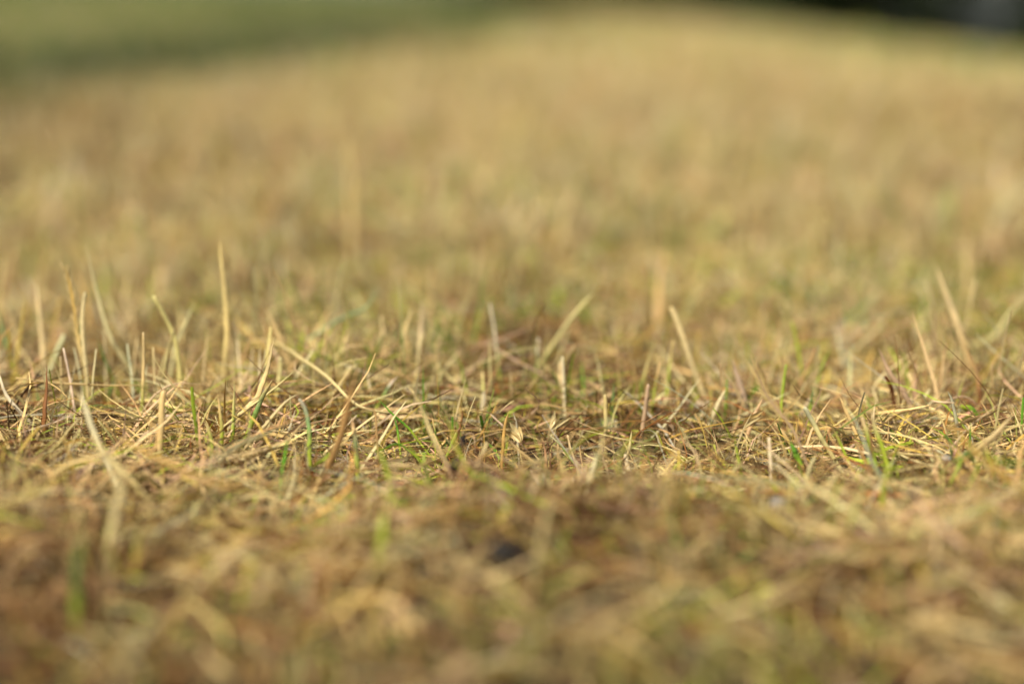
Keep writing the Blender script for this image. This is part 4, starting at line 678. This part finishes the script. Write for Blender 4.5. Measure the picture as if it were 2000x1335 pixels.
# the pale husk: overlapping pointed scales fanned out of one base
def husk(loc, label, n, seed, sc, lean):
    e = bpy.data.objects.new('seed_husk', None); C.objects.link(e); e.location = loc
    e['label'] = label; e['category'] = 'seed husk'
    r = np.random.default_rng(seed)
    for k in range(n):
        N, R = 7, 3; a = lean + r.uniform(-0.75, 0.75); el = r.uniform(0.25, 1.0); L = sc*r.uniform(0.7, 1.1)
        d = np.array([math.cos(a)*math.cos(el), math.sin(a)*math.cos(el)*0.5, math.sin(el)]); sd = np.cross(d, [0.1, 1, 0.2]); sd /= np.linalg.norm(sd); up = np.cross(sd, d)
        V = []; A = []
        for i in range(N):
            s = i/(N-1); w = L*0.10*math.sin(math.pi*min(1, 0.12+0.88*s))**0.8
            c = d*L*s + up*L*0.16*math.sin(math.pi*s)
            for q, kx in enumerate((-1, 0, 1)):
                V.append(c + sd*w*kx + up*w*0.6*(1-abs(kx))); A.append(kx)
        F = [[i*R+q, i*R+q+1, (i+1)*R+q+1, (i+1)*R+q] for i in range(N-1) for q in range(R-1)]
        c = np.array(COL[['pale', 'straw', 'tan', 'straw'][k % 4]])
        link('scale', mesh_np('scale', np.array(V), np.array(F), np.tile(c, (len(V), 1)), np.array(A), M_HERO), e)
husk((0.004, 0.668, 0.004), 'pale papery husk with fanned scales at the centre of the sharp thatch', 9, 3, 0.014, 2.2)
husk((0.020, 0.690, 0.003), 'cream husk low between the frayed stems behind the pale papery one', 7, 13, 0.012, 0.8)
husk((0.117, 0.690, 0.004), 'torn ochre husk standing in the thatch below the leaning cream straw', 7, 23, 0.014, 0.6)

# ------------------------------------------------------------------ the dark trees beyond the brow
M_LEAF, n_, l_ = new_mat('dark_tree_leaf')
_o = n_.new('ShaderNodeOutputMaterial'); _p = n_.new('ShaderNodeBsdfPrincipled'); _p.inputs['Roughness'].default_value = 0.7; _p.inputs['Specular IOR Level'].default_value = 0.05
_a = n_.new('ShaderNodeAttribute'); _a.attribute_name = 'tint'; l_.new(_a.outputs['Color'], _p.inputs['Base Color']); l_.new(_p.outputs[0], _o.inputs[0])
M_BARK = simple_mat('dark_bark', (.045, .035, .027), 0.9, 12, 0.5, 0.5)
def leaves_mesh(name, blobs, n, size, seed, cols):
    r = np.random.default_rng(seed); cs = np.array([b[:3] for b in blobs]); rd = np.array([b[3] for b in blobs])
    bi = r.choice(len(blobs), n, p=rd**2/(rd**2).sum())
    d = r.standard_normal((n, 3)); d /= np.linalg.norm(d, axis=1, keepdims=True)
    P = cs[bi] + d*(rd[bi]*r.random(n)**0.45)[:, None]*(1+0.25*r.standard_normal((n, 1))*0.6)
    P[:, 2] = np.maximum(P[:, 2], 0.02)
    u = r.standard_normal((n, 3)); u /= np.linalg.norm(u, axis=1, keepdims=True)
    w = np.cross(u, r.standard_normal((n, 3))); w /= np.linalg.norm(w, axis=1, keepdims=True)
    sz = (size*r.lognormal(0, 0.3, n))[:, None]
    V = np.stack([P-u*sz, P+w*sz*0.5, P+u*sz, P-w*sz*0.5], 1).reshape(-1, 3)
    F = np.arange(n*4).reshape(n, 4)
    c = np.array(cols)[r.integers(0, len(cols), n)]*(1+0.2*r.standard_normal((n, 1)))
    return mesh_np(name, V, F, np.repeat(np.clip(c, .004, .2), 4, 0), mat=M_LEAF, smooth=False)
def tube(P, Rr, R=8):
    P = np.array(P, float); V = []
    for i, p in enumerate(P):
        t = P[min(i+1, len(P)-1)]-P[max(i-1, 0)]; t /= np.linalg.norm(t); a = np.cross(t, [0.3, 1, 0.1]); a /= np.linalg.norm(a); b = np.cross(t, a)
        for q in range(R): V.append(p + Rr[i]*(a*math.cos(q/R*6.2832)+b*math.sin(q/R*6.2832)))
    return np.array(V), np.array([[i*R+q, i*R+(q+1) % R, (i+1)*R+(q+1) % R, (i+1)*R+q] for i in range(len(P)-1) for q in range(R)])
DK = [(.020, .030, .012), (.028, .040, .014), (.015, .022, .010), (.035, .045, .016)]
def make_tree(seed, h, wd, skirt):
    r = np.random.default_rng(seed)
    VV = []; FF = []; off = 0
    zz = np.linspace(-0.3, h*0.8, 7); P = np.stack([0.15*r.standard_normal(7).cumsum()*0.3, 0.15*r.standard_normal(7).cumsum()*0.3, zz], 1)
    v, f = tube(P, np.linspace(0.28, 0.06, 7)); VV.append(v); FF.append(f); off = len(v)
    blobs = []
    for k in range(11):
        t = r.uniform(0.15, 0.95); b = np.array([0, 0, skirt+(h-skirt)*t*0.9]); a = r.uniform(0, 6.28); L = wd*(1.05-t*0.6)*r.uniform(0.5, 0.9)
        e = b + np.array([math.cos(a)*L, math.sin(a)*L, L*0.35])
        v, f = tube([b*[1, 1, 0.9], (b+e)/2+[0, 0, 0.1], e], [0.10, 0.06, 0.02], 6); VV.append(v); FF.append(f+off); off += len(v)
        blobs.append((*e, wd*r.uniform(0.38, 0.6)))
    for k in range(14):
        t = k/13; a = k*2.4; L = wd*(0.75-0.5*t)
        blobs.append((math.cos(a)*L, math.sin(a)*L, skirt + wd*0.35 + (h-skirt-wd*0.5)*t, wd*(0.5-0.18*t)))
    wood = mesh_np('trunk', np.vstack(VV), np.vstack(FF), mat=M_BARK)
    crown = leaves_mesh('crown', blobs, 19000, 0.13, seed+50, DK)
    return wood, crown
kinds = [make_tree(1, 8.5, 3.0, 0.4), make_tree(2, 7.0, 2.6, 0.3), make_tree(3, 10.0, 3.3, 0.6)]
TREES = [(-1.3, 56, 2, 1.0, 'distant dark tree furthest left, just touching the top of the frame'),
         (2.2, 50, 1, 1.0, 'low dark tree beyond the brow, near the top centre'),
         (5.0, 46, 0, 1.0, 'dark round tree beyond the brow, third along the row'),
         (7.0, 39, 1, 1.05, 'dark bushy tree where the brow starts to fall'),
         (8.7, 35.5, 2, .95, 'tall black tree standing before the pale gap'),
         (9.6, 44, 1, 1.1, 'farther black tree behind the tall one before the gap'),
         (14.6, 35, 0, 1.0, 'dark tree just past the pale gap at the top right'),
         (17.5, 33, 2, 1.0, 'last dark tree at the right corner of the field'),
         (18.5, 44, 1, 1.0, 'farther dark tree closing the row behind the corner')]
for i, (x, y, k, s, lab) in enumerate(TREES):
    e = bpy.data.objects.new('tree', None); C.objects.link(e)
    e.location = (x, y, gz(x, y)); e.rotation_euler = (0, 0, i*1.7); e.scale = (s, s, s)
    e['label'] = lab; e['category'] = 'tree'; e['group'] = 'dark trees beyond the brow of the meadow'
    link('trunk', kinds[k][0], e); link('crown', kinds[k][1], e)
# bushes that fill the foot of the row
def make_bush(seed):
    r = np.random.default_rng(seed)
    bl = [(r.normal(0, 1.0), r.normal(0, .6), r.uniform(0.2, 1.1), r.uniform(0.5, 0.9)) for _ in range(9)]
    st = []; F = []; off = 0
    for b in bl[:5]:
        v, f = tube([(b[0]*.2, b[1]*.2, -.1), (b[0]*.6, b[1]*.6, b[2]*.5), b[:3]], [.05, .035, .012], 6); st.append(v); F.append(f+off); off += len(v)
    return mesh_np('stem', np.vstack(st), np.vstack(F), mat=M_BARK), leaves_mesh('foliage', bl, 4500, 0.085, seed+9, DK)
bk = [make_bush(61), make_bush(62)]
BUSH = ['low dark bush at the left end of the bush row', 'dark bush under the low tree near the top centre', 'round dark bush at the foot of the third tree', 'dark spreading bush where the brow starts to fall',
        'black bush in front of the tall black tree', 'low bush filling the foot of the pale gap', 'dark bush right of the pale gap', 'dark bush at the right corner of the field']
for i, x in enumerate([1.2, 3.4, 5.4, 7.3, 9.3, 11.3, 13.0, 15.2]):
    y = 40 - i*1.3
    e = bpy.data.objects.new('bush', None); C.objects.link(e); e.location = (x, y, gz(x, y)); e.rotation_euler = (0, 0, i*2.1)
    e['label'] = BUSH[i]; e['category'] = 'bush'; e['group'] = 'dark bushes along the foot of the trees'
    link('stem', bk[i % 2][0], e); link('foliage', bk[i % 2][1], e)
